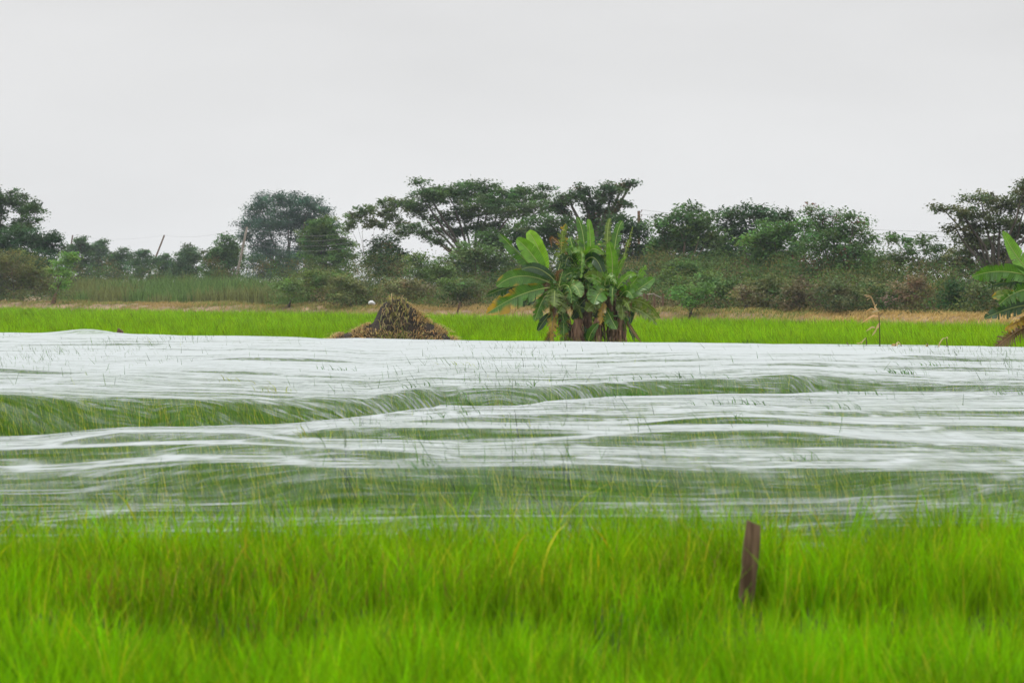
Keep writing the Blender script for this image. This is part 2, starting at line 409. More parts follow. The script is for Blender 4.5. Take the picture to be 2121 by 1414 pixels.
def tufts(n_t, per, X, Y, spread):
    """blade base positions from tuft centres, plus tuft ids"""
    idx = np.repeat(np.arange(n_t), per)
    r = np.abs(R.normal(0, spread, len(idx))); a = R.uniform(0, 2 * math.pi, len(idx))
    return idx, X[idx] + r * np.cos(a), Y[idx] + r * np.sin(a)

def rice_near():
    V = []; g = Geo()
    n = 5300
    Y = R.uniform(8.2, 12.75, n); X = R.uniform(-1, 1, n) * (.19 * Y + 1.35)
    idx, bx, by = tufts(n, 13, X, Y, .05)
    m = len(idx)
    az = (R.uniform(0, 2 * math.pi, n))[idx] + R.normal(0, .9, m)
    hh = (.55 + .10 * vnoise(X / .5, Y / .5, 71) + .05 * vnoise(X / .16, Y / .2, 171) + R.normal(0, .05, n))[idx] * R.uniform(.7, 1.12, m)
    base = (tinted(n, RICE, .22, .09) * (1 + .32 * vnoise(X / .35, Y / .5, 79))[:, None])[idx] * R.uniform(.75, 1.25, (m, 1))
    yel = R.random(m) < .07
    base[yel] = tinted(yel.sum(), RICE_Y, .15)
    g.add(*blades(np.stack([bx, by, 0 * bx], 1), hh, az, R.uniform(.05, .45, m), R.uniform(.007, .013, m), base, 3, .12))
    # taller grass between the near rice and the net, on the bund
    n = 4500
    Y = R.uniform(13.1, 16.8, n); X = R.uniform(-1, 1, n) * (.19 * Y + 1.4)
    idx, bx, by = tufts(n, 13, X, Y, .06); m = len(idx)
    az = (R.uniform(0, 2 * math.pi, n))[idx] + R.normal(0, .9, m)
    hh = (.36 + .09 * vnoise(X / .6, Y / .5, 72) + .42 * np.clip((Y - 14.8) / .7, 0, 1) * (1 + .3 * vnoise(X / .9, Y / .6, 174)))[idx] * R.uniform(.5, 1.15, m)
    base = tinted(n, RICE * np.array([1.0, .95, 1]), .24, .1)[idx] * (1 + .25 * vnoise(X / .5, Y / .6, 175))[idx][:, None] * R.uniform(.75, 1.25, (m, 1))
    br = np.clip(vnoise(X / .9, Y / .5, 73), 0, 1)[idx] * np.clip(1.5 - np.abs(by - 13.6), 0, 1)
    pick = R.random(m) < br * .18 * np.interp(bx, [-3, 0, 3], [1.3, .8, .6])
    base[pick] = tinted(pick.sum(), (.26, .17, .05), .2, .1)
    hh = np.where((np.abs(bx - X_of(1550, 14.0)) < .10) & (by < 14.02), hh * .42, hh)
    yel = R.random(m) < .08
    base[yel] = tinted(yel.sum(), RICE_Y, .15)
    bz = np.maximum(bund_z(bx, by), 0) - .01
    g.add(*blades(np.stack([bx, by, bz], 1), hh, az, R.uniform(.05, .5, m), R.uniform(.006, .010, m), base, 3, .12))
    # taller stalks with yellow heads in front of the net
    n = 1450
    Y = R.uniform(14.3, 18.0, n); X = R.uniform(-1, 1, n) * (.19 * Y + 1.3)
    kk = vnoise(X / .5, Y / .7, 176) + R.normal(0, .35, n) > -.05; X, Y = X[kk], Y[kk]; n = len(X)
    bz = np.maximum(bund_z(X, Y), 0)
    hh = R.uniform(.62, .98, n) * (1 + .12 * vnoise(X / .8, Y, 74)) - bz
    col = tinted(n, RICE_Y * .85, .2, .1); col[::3] = tinted(len(col[::3]), RICE, .15)
    g.add(*blades(np.stack([X, Y, bz], 1), hh, R.uniform(0, 6.28, n), R.uniform(.05, .6, n), R.uniform(.010, .022, n), col, 5, .22))
    # taller clumps leaning over the edge of the netting
    n = 160
    Y = R.uniform(15.0, 17.6, n); X = R.uniform(-1, 1, n) * (.19 * Y + 1.3)
    idx, bx, by = tufts(n, 20, X, Y, .05); m = len(idx)
    bz = np.maximum(bund_z(bx, by), 0)
    top = R.uniform(.62, .92, n)[idx] * R.uniform(.7, 1.08, m)
    col = tinted(n, RICE * np.array([.8, .8, 1]), .25, .12)[idx] * R.uniform(.75, 1.25, (m, 1))
    g.add(*blades(np.stack([bx, by, bz], 1), top - bz, R.uniform(0, 6.28, n)[idx] + R.normal(0, .9, m), R.uniform(.1, .6, m), R.uniform(.008, .014, m), col, 4, .2))
    o = g.build('near_rice', M_rice)
    tag(o, 'blurred bright green rice and grass filling the foreground', 'rice', kind='stuff')
rice_near()

def rice_net():
    g = Geo()
    n = 37000
    u = R.random(n)
    Y = 16.2 + (84 - 16.2) * u ** 1.35; X = R.uniform(-1, 1, n) * (.187 * Y + 2.2)
    k = Y < net_far(X) - .3; X, Y = X[k], Y[k]; n = len(X)
    idx, bx, by = tufts(n, 6, X, Y, .07); m = len(idx)
    z = net_z(bx, by)
    pk = np.interp(by, [16, 30, 50, 80], [.04, .05, .05, .03])
    poke = R.random(m) < pk * (1 + 1.3 * np.clip(vnoise(bx / 3, by / (.06 * by), 83) * 2, -.7, 1.8))
    az = R.normal(math.pi, .9, n)[idx] + R.normal(0, .5, m)
    lean = R.uniform(.05, .35, m)
    hh = z * R.uniform(.72, .97, m)
    hh[poke] = (z + (.015 + .12 * R.random(m) ** 2) * np.interp(by, [16, 70], [1.2, 1.1]))[poke]
    c = tinted(n, (.095, .215, .008), .2, .08)[idx] * R.uniform(.8, 1.2, (m, 1))  # darker than the open rice: shade under the net put into the leaf colour
    yel = R.random(m) < .13 * np.interp(by, [16, 32, 40], [1, 1, .4])
    c[yel] = tinted(yel.sum(), RICE_Y, .15)
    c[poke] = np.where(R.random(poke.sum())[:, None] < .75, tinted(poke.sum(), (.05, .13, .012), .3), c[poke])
    wdt = R.uniform(.007, .012, m) * np.interp(by, [16, 40, 75], [1, 1.3, 1.7])
    wdt[poke] *= 1.5; lean[poke] *= 1.5
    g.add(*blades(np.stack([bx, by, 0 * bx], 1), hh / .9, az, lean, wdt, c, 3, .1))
    # stray bent clumps that push through the sheet
    for (px, y, nn) in ((705, 752, 26), (1868, 764, 60), (1925, 748, 34), (1300, 803, 40), (1265, 806, 22), (985, 812, 26), (850, 806, 30), (1090, 806, 26),
                        (1560, 825, 30), (1460, 828, 18), (560, 818, 18), (1750, 838, 20), (640, 905, 16), (1330, 795, 26), (950, 745, 14), (1430, 782, 16),
                        (1290, 778, 16), (480, 787, 14), (2090, 800, 22), (1780, 798, 26), (1500, 872, 20), (930, 860, 20), (880, 975, 34), (1650, 945, 18)):
        d = (EYE - .68) * F / (y + 12 - HY)
        x0 = X_of(px, d)
        sx = 26 / F * d * R.uniform(.6, 1.4)
        x = x0 + R.normal(0, sx, nn); yy = d + R.normal(0, .2, nn)
        zz = net_z(x, yy)
        g.add(*blades(np.stack([x, yy, zz - .05], 1), R.uniform(.07, .22, nn), R.normal(math.pi, .8, nn), R.uniform(.3, 1.3, nn),
                      R.uniform(.008, .014, nn) * (d / 28) ** .6, tinted(nn, (.055, .17, .015) if R.random() < .7 else (.3, .36, .05), .25), 4, .35))
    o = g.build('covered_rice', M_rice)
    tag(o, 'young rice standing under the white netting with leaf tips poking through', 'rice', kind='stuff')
rice_net()

def rice_far():
    g = Geo()
    n = 68000
    u = R.random(n)
    px = R.uniform(-180, 2380, n); Y0 = 60 + 142 * u ** 1.15
    X = X_of(px, Y0); Y = Y0
    t, s = bank_ts(X, Y)
    k = (Y > net_far(X) - .2) & (s < .25); X, Y = X[k], Y[k]; n = len(X)
    idx, bx, by = tufts(n, 7, X, Y, .13); m = len(idx)
    az = (math.pi + .9 * vnoise(X / 5, Y / 8, 75) * 2 + R.normal(0, .8, n))[idx] + R.normal(0, .4, m)
    hh = (.54 + .06 * vnoise(X / 3, Y / 6, 76) + R.normal(0, .09, n))[idx] * R.uniform(.6, 1.15, m)
    pv = 1 + .12 * vnoise(X / 7, Y / 9, 77) + .08 * vnoise(X / 2, Y / 4, 78)
    c = (tinted(n, RICE * np.array([1.3, 1.12, 2.0]), .2, .08) * pv[:, None])[idx] * R.uniform(.65, 1.3, (m, 1))
    dk = (R.random(n) < .12)[idx]; c[dk] *= .45
    wdt = R.uniform(.010, .017, m) * np.interp(by, [60, 200], [1.0, 2.2])
    g.add(*blades(np.stack([bx, by, 0 * bx], 1), hh, az, R.uniform(.1, .55, m), wdt, c, 2, .12))
    o = g.build('far_rice', M_rice)
    tag(o, 'open bright green rice field between the netting and the dry bank', 'rice', kind='stuff')
rice_far()

def dry_grass():
    g = Geo()
    n = 10000
    px = R.uniform(-180, 2420, n); d = db(px)
    s = R.uniform(.1, 5.2, n) ** 1.0
    t, _ = bank_ts(X_of(px, d), d)
    X, Y = bank_xy(t, s)
    idx, bx, by = tufts(n, 6, X, Y, .22); m = len(idx)
    z = land_z(bx, by)
    pxi = px[idx]
    gold = np.clip((pxi - 1150) / 500, 0, 1)[:, None]
    base = (1 - gold) * np.array([.33, .245, .10]) + gold * np.array([.46, .33, .13])
    v = vnoise(t / 3, s / 1.2, 64)[idx][:, None]
    base = base * (1 + .22 * v)
    gr = (vnoise(t / 6, s / 2, 65)[idx] > -.02) & (R.random(m) < .55)
    base[gr] = (.16, .22, .05)
    c = base * (1 + R.normal(0, .16, (m, 1)))
    hh = R.uniform(.14, .36, m) * (1 + .5 * vnoise(t / 2.5, s / 1, 66))[idx]
    g.add(*blades(np.stack([bx, by, z - .02], 1), hh, R.normal(.3, 1.1, m), R.uniform(.3, 1.3, m), R.uniform(.02, .04, m), np.clip(c, .01, .9), 3, .25))
    tag(g.build('dry_grass', M_dry), 'dry tan grass covering the low bank behind the rice', 'dry grass', kind='stuff')
dry_grass()

def reeds():
    g = Geo()
    n = 18000
    px = R.uniform(120, 860, n)
    sdist = R.uniform(4.5, 30, n)
    rr = (px - CX) / F
    Y = (sdist + 148.4 * NDIR[1]) / (NDIR[0] * rr + NDIR[1]); X = rr * Y
    idx, bx, by = tufts(n, 4, X, Y, .3); m = len(idx)
    z = land_z(bx, by)
    top = (.8 + .95 * np.clip(sdist / 16, 0, 1) + .4 * vnoise(X / 4, Y / 5, 68) + R.normal(0, .25, n))
    top = top * np.interp(px, [120, 170, 520, 700, 860], [.6, 1, 1, .6, .35])
    hh = top[idx] * R.uniform(.6, 1.12, m)
    base = np.where((vnoise(X / 4, Y / 5, 69) > .25)[:, None], np.array([[.17, .19, .075]]), np.array([[.12, .2, .065]]))[idx]
    c = np.clip(base * (1 + R.normal(0, .25, (m, 1))), .01, .9)
    g.add(*blades(np.stack([bx, by, z], 1), hh, R.uniform(0, 6.28, m), R.uniform(.05, .4, m), R.uniform(.04, .075, m), c, 3, .1))
    tag(g.build('reed_bed', M_leaf), 'tall green reeds growing behind the dry bank at left', 'reeds', kind='stuff')
reeds()

# ------------------------------------------------------------------ foliage
def leaf_quads(C, size, col, flat=.3, aspect=.5, droop=0.0):
    n = len(C)
    u = R.normal(0, 1, (n, 3)); u[:, 2] = u[:, 2] * (1 - flat) - droop; u /= np.linalg.norm(u, axis=1)[:, None]
    v = R.normal(0, 1, (n, 3)); v[:, 2] *= 1 - .8 * flat; v -= u * np.sum(u * v, 1)[:, None]; v /= np.linalg.norm(v, axis=1)[:, None]
    s = np.asarray(size)[:, None] * .5
    V = np.stack([C - u * s, C + v * s * aspect, C + u * s, C - v * s * aspect], 1).reshape(-1, 3)
    Fc = np.arange(n * 4).reshape(-1, 4)
    return V, Fc, np.repeat(col, 4, 0)

def limb(g, a, b, r0, r1, col, sag=.12, n=7, sides=6):
    a = np.asarray(a); b = np.asarray(b); L = np.linalg.norm(b - a)
    t = np.linspace(0, 1, n)[:, None]
    mid = (a + b) / 2 + R.normal(0, sag * L * .5, 3); mid[2] += sag * L * .4
    pts = (1 - t) ** 2 * a + 2 * t * (1 - t) * mid + t * t * b
    pts[1:-1] += R.normal(0, L * .012, (n - 2, 3))
    g.tube(pts, np.linspace(r0, r1, n), sides, col)
    return pts

def tree(name, label, cat, base_px, d, lobes, leaf=(.06, .10, .04), size=.26, dens=1.0, trunk_r=.22, fork=.45, group=None,
         bark=(1, 1, 1), accent=None, flat=.65, clump=.5, per=72, base_y=None, depthf=.8, twig=True, fill=0, spread_trunks=1):
    """lobes: (px, y, rx, ry) of the crown's masses as the photo shows them; turned into a solid crown at distance d"""
    if fill:        # the lower body of the crown, down to the shrubs
        ymax = max(l[1] + l[3] * .5 for l in lobes); x0 = min(l[0] - l[2] * .5 for l in lobes); x1 = max(l[0] + l[2] * .5 for l in lobes)
        rows = max(1, int(round((fill - ymax) / 26)))
        lobes = list(lobes)
        for q in range(rows):
            y = ymax + (q + .5) * (fill - ymax) / rows
            nn = max(2, int((x1 - x0) / 55))
            for e in range(nn):
                lobes.append((x0 + (e + .5) * (x1 - x0) / nn + R.uniform(-8, 8), y + R.uniform(-6, 6), (x1 - x0) / nn * .62, (fill - ymax) / rows * .7))
    k = d / F
    bx = X_of(base_px, d)
    bz = float(land_z(bx, d)) if base_y is None else P(base_px, base_y, d)[2]
    root = empty(name, (bx, d, bz), label, cat, group)
    org = np.array([bx, d, bz])
    gl = Geo(); gt = Geo()
    LC = []
    W = (max(l[0] + l[2] for l in lobes) - min(l[0] - l[2] for l in lobes)) * k
    zs = [P(l[0], l[1], d)[2] for l in lobes]
    ztop = max(zs)
    fz = bz + (min(zs) - bz) * fork + .1 * (ztop - bz)
    fork_p = np.array([bx + (np.mean([X_of(l[0], d) for l in lobes]) - bx) * .4, d, max(fz, bz + .3)])
    for q in range(spread_trunks):
        off = np.array([R.normal(0, .25), R.normal(0, .25), 0]) * (spread_trunks > 1)
        fp = fork_p + np.clip(off, -trunk_r * .5, trunk_r * .5)
        pts = limb(gt, org + off - np.array([0, 0, .2]), fp, trunk_r * 1.25, trunk_r * .8, bark, .08, 8, 8)
    for (lx, ly, rx, ry) in lobes:
        c = P(lx, ly, d)
        side = abs(lx - base_px) * k
        room = math.sqrt(max(0.0, (W / 2) ** 2 - min(side, W / 2) ** 2)) * depthf
        c = c + np.array([0, R.uniform(-.6, .6) * room, 0])
        rr = np.array([rx * k, max(rx, ry) * k * depthf, ry * k])
        LC.append((c, rr))
        limb(gt, fork_p, c + np.array([0, 0, -.3 * rr[2]]), trunk_r * .42, trunk_r * .12, bark, .14, 7, 6)
        ns = max(5, int(dens * 11 * (rr[0] + rr[1]) * .5 * rr[2] / clump ** 2 * .62))
        u = R.normal(0, 1, (ns, 3)); u /= np.linalg.norm(u, axis=1)[:, None]
        rad_ = R.random(ns) ** (1 / 2.4)
        sc = c + u * rad_[:, None] * rr
        sr = clump * R.uniform(.6, 1.25, ns)
        if twig:
            for q in range(min(ns, 14)):
                limb(gt, c + (sc[q] - c) * .1, sc[q], trunk_r * .1, trunk_r * .04, bark, .1, 4, 4)
        idx = np.repeat(np.arange(ns), np.maximum(6, (per * (sr / clump) ** 2).astype(int)))
        m = len(idx)
        p = R.normal(0, .55, (m, 3)) * np.array([1, 1, .55]) * sr[idx][:, None]
        pos = sc[idx] + p
        # leaf colour: differs between sprays and leaf to leaf (age of the leaves)
        sp = 1.55 * (1 + R.normal(0, .24, (ns, 1))); hue = R.normal(0, .1, (ns, 3))
        col = np.asarray(leaf)[None] * sp[idx] * (1 + hue[idx]) * (1 + R.normal(0, .18, (m, 1)))
        if accent is not None:
            acol, frac = accent
            am = (R.random(ns) < frac)[idx] & (R.random(m) < .7)
            col[am] = np.asarray(acol) * (1 + R.normal(0, .2, (am.sum(), 1)))
        V, Fc, C = leaf_quads(pos, size * .85 * R.uniform(.6, 1.3, m), np.clip(col, .004, .9), flat)
        gl.add(V, Fc, C)
    gt.build('trunk', M_bark, root, True, org)
    gl.build('crown', M_leaf, root, False, org)
    return root

def off(px, s): return float(db(px)) + s

G_DK = (.040, .078, .026); G_MD = (.062, .115, .03); G_LT = (.10, .17, .04); G_OL = (.085, .105, .032); G_BR = (.13, .10, .055); G_BL = (.036, .076, .052)  # G_BL: leaf green made bluer, with distance haze put into the colour
TREE_GROUP = 'trees behind the dry bank'
def T(*a, **k): return tree(*a, group=k.pop('group', TREE_GROUP), **k)

# --- left side
T('broadleaf_tree', 'tall airy tree at the left edge rising above a dense dark tree', 'tree', 5, 226,
  [(-50, 440, 60, 50), (5, 420, 45, 34), (45, 425, 36, 22), (75, 440, 24, 18), (20, 470, 55, 25), (-40, 500, 60, 40), (60, 462, 28, 16)], G_DK, dens=.62, trunk_r=.2, clump=.42)
T('dense_tree', 'dense dark green tree at the left edge below the tall airy tree', 'tree', 45, 219,
  [(-20, 515, 60, 45), (35, 505, 50, 36), (80, 500, 34, 30), (110, 510, 22, 30), (60, 545, 70, 35)], (.028, .062, .024), fill=575, dens=1.1, trunk_r=.2)
T('olive_bush', 'large olive and tan bush at the far left of the dry bank', 'bush', 25, 209,
  [(-30, 565, 55, 45), (25, 545, 50, 32), (60, 565, 45, 40), (30, 590, 75, 30), (90, 590, 30, 22)], (.10, .118, .038), size=.2, dens=1.1, trunk_r=.1, accent=((.2, .15, .08), .08))
T('leaning_sapling', 'slender leaning sapling with pale green leaves on the bank at left', 'tree', 113, 199.2,
  [(142, 533, 17, 15), (128, 548, 20, 12), (152, 528, 10, 10), (135, 566, 22, 12), (110, 560, 12, 9), (122, 590, 22, 14)], (.12, .22, .05), size=.2, dens=.7, trunk_r=.06, clump=.35, fork=.6, base_y=633, bark=(1.1, .9, .75))
# --- hazy row far behind the reeds
far = [(165, 512, 30, 22, 325, 'hazy tree behind the reeds, next to the dark tree at left'),
       (205, 518, 24, 20, 350, 'hazy tree with thin shoots on top behind the reeds'),
       (248, 532, 28, 16, 335, 'low rounded hazy tree behind the left part of the reeds'),
       (292, 532, 22, 15, 330, 'small hazy tree left of the dark leaning pole'),
       (340, 538, 26, 15, 320, 'low hazy tree at the foot of the dark leaning pole'),
       (388, 528, 30, 20, 300, 'hazy green tree to the right of the dark leaning pole'),
       (460, 520, 42, 30, 275, 'rounded green tree beside the pale leaning pole')]
for (px, y, rx, ry, d, lab) in far:
    lob = [(px, y, rx * .8, ry * .8), (px - rx * .5, y + ry * .4, rx * .6, ry * .7), (px + rx * .5, y + ry * .3, rx * .6, ry * .7), (px + rx * .2, y - ry * .6, rx * .4, ry * .5),
           (px, y + ry * 1.3, rx * 1.1, ry * .9), (px - rx * .2, y + ry * 2.1, rx * 1.1, ry * .9)]
    T('hazy_tree', lab, 'tree', px, d, lob, (.05, .095, .04) if d > 290 else (.055, .11, .035), size=.3, dens=.9, fill=584, trunk_r=.15, group='row of trees beyond the reeds', twig=False)
T('round_tree', 'large rounded blue green tree standing alone against the sky', 'tree', 592, 335,
  [(590, 425, 60, 30), (545, 430, 35, 30), (640, 432, 38, 24), (670, 440, 22, 14), (520, 462, 28, 16), (560, 470, 45, 28), (650, 465, 42, 24), (600, 460, 45, 30),
   (512, 490, 18, 14), (550, 510, 45, 22), (640, 505, 50, 30), (690, 470, 14, 18), (600, 535, 90, 22), (540, 540, 40, 20)],
  G_BL, size=.3, fill=584, dens=1.2, trunk_r=.4, clump=.7, fork=.5)
T('green_tree', 'mid green tree with feathery top right of the rounded blue green tree', 'tree', 660, 245,
  [(672, 468, 32, 22), (650, 490, 36, 24), (690, 495, 30, 24), (665, 520, 50, 28), (640, 505, 22, 18), (710, 520, 34, 26), (680, 550, 60, 22)], (.07, .13, .035), fill=575, dens=.85, trunk_r=.14, clump=.42)
T('thin_tree', 'thin open tree with many slender bare stems left of the spreading trees', 'tree', 752, 217,
  [(738, 450, 26, 20), (760, 438, 24, 14), (800, 432, 34, 22), (822, 452, 26, 16), (775, 462, 34, 14), (725, 470, 14, 12), (835, 480, 22, 10), (845, 425, 20, 16)],
  (.07, .105, .035), dens=.5, trunk_r=.055, clump=.36, fork=.25, spread_trunks=3, bark=(1.3, 1.2, 1.05))
T('vine_bush', 'dark tangle of vines forming a steep clump below the thin open tree', 'bush', 795, 205,
  [(800, 505, 28, 24), (785, 535, 36, 28), (820, 545, 34, 26), (800, 565, 46, 22)], (.026, .052, .018), dens=1.2, trunk_r=.12, accent=((.12, .1, .045), .07))
T('spreading_tree', 'widest spreading tree with layered umbrella crown left of the banana clump', 'tree', 990, 208,
  [(868, 378, 20, 6), (880, 412, 44, 22), (930, 400, 60, 24), (990, 392, 48, 20), (1040, 402, 55, 26), (1010, 425, 70, 24), (870, 440, 36, 16), (910, 455, 32, 12),
   (880, 480, 46, 12), (940, 478, 34, 14), (1090, 412, 48, 20), (1130, 388, 26, 7), (1120, 430, 50, 16), (960, 440, 50, 16), (1060, 440, 50, 14), (1005, 470, 50, 22), (905, 498, 30, 8), (850, 470, 22, 10)],
  (.05, .092, .03), size=.24, dens=1.05, trunk_r=.3, clump=.44, fork=.35, flat=.75)
T('flat_topped_tree', 'vine wrapped tree with flat crown and one rising arm above the banana clump', 'tree', 1228, 196,
  [(1180, 410, 36, 16), (1150, 425, 36, 14), (1225, 412, 46, 20), (1200, 392, 24, 8), (1268, 400, 34, 14), (1292, 385, 22, 9), (1310, 378, 12, 6), (1285, 425, 24, 14), (1245, 435, 36, 12),
   (1226, 455, 18, 22), (1228, 490, 20, 26), (1170, 436, 20, 10), (1255, 385, 10, 6)],
  (.042, .078, .03), size=.24, dens=.85, trunk_r=.5, clump=.42, fork=.7, flat=.7, accent=((.13, .09, .04), .06))
T('layered_tree', 'lower dark green layered tree directly behind the banana clump', 'tree', 1120, 188,
  [(1130, 462, 50, 16), (1090, 480, 46, 18), (1170, 475, 46, 18), (1060, 500, 50, 24), (1130, 505, 60, 26), (1190, 510, 40, 26), (1090, 540, 60, 26), (1020, 500, 40, 26)],
  (.05, .092, .03), fill=585, dens=.95, trunk_r=.22)
T('dark_tree', 'dark tree between the flat topped tree and the upright power pole', 'tree', 1290, 184,
  [(1285, 462, 36, 20), (1320, 480, 34, 22), (1270, 500, 40, 30), (1330, 515, 40, 26), (1300, 545, 60, 26)], (.034, .068, .026), fill=585, dens=1.05, trunk_r=.2)
T('bushy_tree', 'bushy tree left of the banana clump under the spreading crown', 'tree', 985, 183,
  [(985, 520, 44, 24), (950, 545, 40, 24), (1020, 545, 46, 26), (1000, 575, 60, 22), (930, 570, 40, 20)], (.07, .115, .04), fill=600, dens=1.05, trunk_r=.14)
# --- right side
T('pale_trunk_tree', 'tree with forked pale trunk to the right of the power pole', 'tree', 1408, 172,
  [(1430, 435, 26, 16), (1395, 450, 38, 20), (1455, 455, 36, 22), (1370, 470, 26, 18), (1420, 478, 55, 24), (1385, 500, 40, 18), (1470, 490, 36, 26), (1360, 515, 26, 26)],
  (.058, .105, .035), fill=568, dens=.95, trunk_r=.15, fork=.4, spread_trunks=3, bark=(1.9, 1.75, 1.5))
T('shaded_tree', 'dark low tree filling in behind the forked pale trunk', 'tree', 1415, 198,
  [(1385, 505, 40, 22), (1430, 500, 44, 22), (1470, 515, 40, 26), (1400, 535, 60, 26), (1450, 545, 60, 26), (1350, 530, 40, 26)], (.034, .066, .026), dens=1.1, fill=590, trunk_r=.15)
T('broad_dark_tree', 'broad dark tree in the middle of the right hand tree line', 'tree', 1560, 184,
  [(1510, 450, 36, 18), (1560, 445, 44, 20), (1610, 450, 36, 18), (1530, 485, 60, 30), (1590, 485, 50, 30), (1500, 520, 50, 30), (1560, 530, 70, 26), (1480, 545, 30, 22), (1520, 560, 60, 24), (1600, 560, 60, 24)],
  (.034, .066, .026), fill=585, dens=1.05, trunk_r=.3)
T('podded_tree', 'bright mid green tree with hanging reddish pods', 'tree', 1612, 163,
  [(1600, 480, 40, 22), (1575, 505, 40, 26), (1640, 495, 44, 30), (1610, 530, 60, 34), (1655, 470, 26, 18), (1570, 550, 40, 26), (1640, 560, 50, 28)],
  (.068, .135, .04), fill=590, dens=1.0, trunk_r=.14, accent=((.16, .06, .045), .10))
T('red_tipped_tree', 'tall tree with reddish seed bunches on top beside the sky gap', 'tree', 1735, 152,
  [(1683, 438, 14, 14), (1725, 450, 30, 20), (1762, 455, 26, 18), (1700, 470, 34, 20), (1785, 480, 22, 22), (1740, 490, 50, 28), (1765, 520, 40, 26), (1700, 520, 40, 30), (1680, 560, 40, 30), (1740, 560, 50, 30), (1800, 495, 10, 10), (1720, 500, 60, 40), (1760, 545, 50, 40), (1700, 580, 60, 30)],
  (.062, .115, .04), size=.2, fill=600, dens=1.0, trunk_r=.18, accent=((.17, .075, .06), .10))
T('low_tree', 'low dark tree filling the foot of the sky gap at right', 'tree', 1812, 168,
  [(1805, 535, 26, 18), (1830, 545, 28, 24), (1800, 565, 34, 26), (1845, 575, 30, 22)], (.045, .085, .03), fill=600, dens=1.0, trunk_r=.12)
T('open_branched_tree', 'open tree with pale crooked branches showing below its crown', 'tree', 1925, 148,
  [(1850, 492, 16, 7), (1880, 500, 18, 12), (1910, 502, 24, 16), (1895, 520, 36, 14), (1935, 515, 26, 16), (1870, 535, 30, 16), (1910, 545, 34, 14), (1955, 540, 26, 20)],
  (.06, .105, .04), size=.2, dens=.62, trunk_r=.1, clump=.36, fork=.55, spread_trunks=2, bark=(2.2, 2.1, 1.9))
T('big_edge_tree', 'tallest grey green tree at the right edge behind the cut off banana plant', 'tree', 2085, 141,
  [(1958, 434, 22, 8), (1985, 440, 26, 12), (2030, 415, 36, 18), (2075, 425, 40, 22), (2110, 385, 18, 24), (2125, 420, 40, 30), (2020, 450, 46, 18), (1975, 470, 24, 12), (2000, 490, 40, 16),
   (2060, 465, 55, 26), (2100, 490, 60, 36), (2040, 510, 50, 28), (2000, 540, 40, 28), (2070, 550, 60, 36), (2170, 400, 50, 40)],
  (.075, .095, .045), size=.2, fill=610, dens=.8, trunk_r=.24, clump=.38, fork=.4)
# --- distinct bushes in front of the trees
SH = 'bushes along the dry bank'
def B(label, px, s, lobes, leaf, **k):
    return tree(k.pop('name', 'bush'), label, 'bush', px, off(px, s), lobes, leaf, size=k.pop('size', .18), dens=k.pop('dens', 1.0), trunk_r=k.pop('trunk_r', .05),
                group=SH, clump=k.pop('clump', .36), twig=k.pop('twig', False), spread_trunks=3, fork=.2, **k)
B('bright green bush standing forward on the bank right of the banana clump', 1432, 1.5,
  [(1418, 598, 18, 12), (1440, 612, 26, 14), (1405, 612, 18, 12), (1430, 628, 20, 14), (1455, 600, 14, 12)], (.075, .16, .04), name='green_bush', twig=True)
B('rounded mid green bush behind the bright green bush right of the bananas', 1480, 7,
  [(1470, 580, 34, 18), (1500, 595, 34, 20), (1460, 605, 30, 16), (1520, 610, 30, 16)], (.08, .13, .045))
B('brown twiggy bush beside the withered maize at right', 1888, 6,
  [(1880, 590, 30, 22), (1905, 605, 34, 22), (1870, 618, 34, 20), (1900, 630, 40, 14)], (.15, .115, .07), dens=.8, twig=True)
B('very dark green bush at the far end of the dry bank on the right', 1978, 6,
  [(1975, 605, 26, 18), (2000, 615, 28, 18), (1960, 622, 24, 16), (1985, 634, 36, 12)], (.025, .06, .022))
B('grey green bush just left of the cut off banana plant', 2040, 6,
  [(2035, 605, 26, 22), (2060, 622, 28, 18), (2025, 632, 26, 14)], (.09, .12, .055))
B('olive bush to the left of the straw heap behind the bank', 725, 5,
  [(715, 590, 36, 18), (745, 600, 36, 18), (725, 615, 46, 14)], (.10, .12, .045))
B('dull brown bush right above the straw heap', 840, 8,
  [(830, 590, 40, 18), (865, 598, 36, 18), (840, 610, 46, 12)], (.12, .115, .055))
B('green bush between the straw heap and the banana clump', 950, 6,
  [(940, 590, 34, 18), (975, 600, 34, 16), (945, 612, 40, 12)], (.075, .115, .04))
B('light green shrub in front of the reeds below the rounded tree', 600, 5,
  [(590, 590, 30, 14), (620, 600, 30, 12)], (.10, .16, .05))
B('yellowish green shrub below the tree with feathery top', 665, 9,
  [(650, 575, 36, 18), (690, 580, 36, 18), (665, 595, 46, 14)], (.10, .14, .045))
B('mid green bush under the spreading crown beside the vine tangle', 890, 12,
  [(880, 560, 36, 20), (915, 565, 36, 20), (895, 585, 46, 16), (860, 540, 24, 18)], (.08, .125, .04))
B('olive bush under the broad dark tree', 1585, 6,
  [(1570, 590, 36, 24), (1610, 600, 36, 22), (1585, 620, 50, 16)], (.085, .10, .04))
B('greyish brown bush with bare twigs under the tree with reddish pods', 1655, 5,
  [(1650, 600, 34, 22), (1680, 612, 34, 20), (1655, 630, 46, 12)], (.11, .095, .06), twig=True, dens=.85)
B('dark olive bush under the tree with reddish seed bunches', 1745, 5,
  [(1735, 600, 40, 24), (1780, 608, 36, 22), (1750, 628, 50, 14)], (.075, .085, .04))
B('olive green bush below the sky gap left of the brown twiggy bush', 1825, 6,
  [(1815, 600, 34, 22), (1845, 612, 30, 20), (1825, 630, 40, 12)], (.095, .11, .045))
B('low green bush behind the short fence right of the banana clump', 1375, 16,
  [(1350, 585, 34, 20), (1385, 578, 36, 22), (1410, 590, 30, 18), (1365, 605, 40, 16)], (.08, .13, .04))
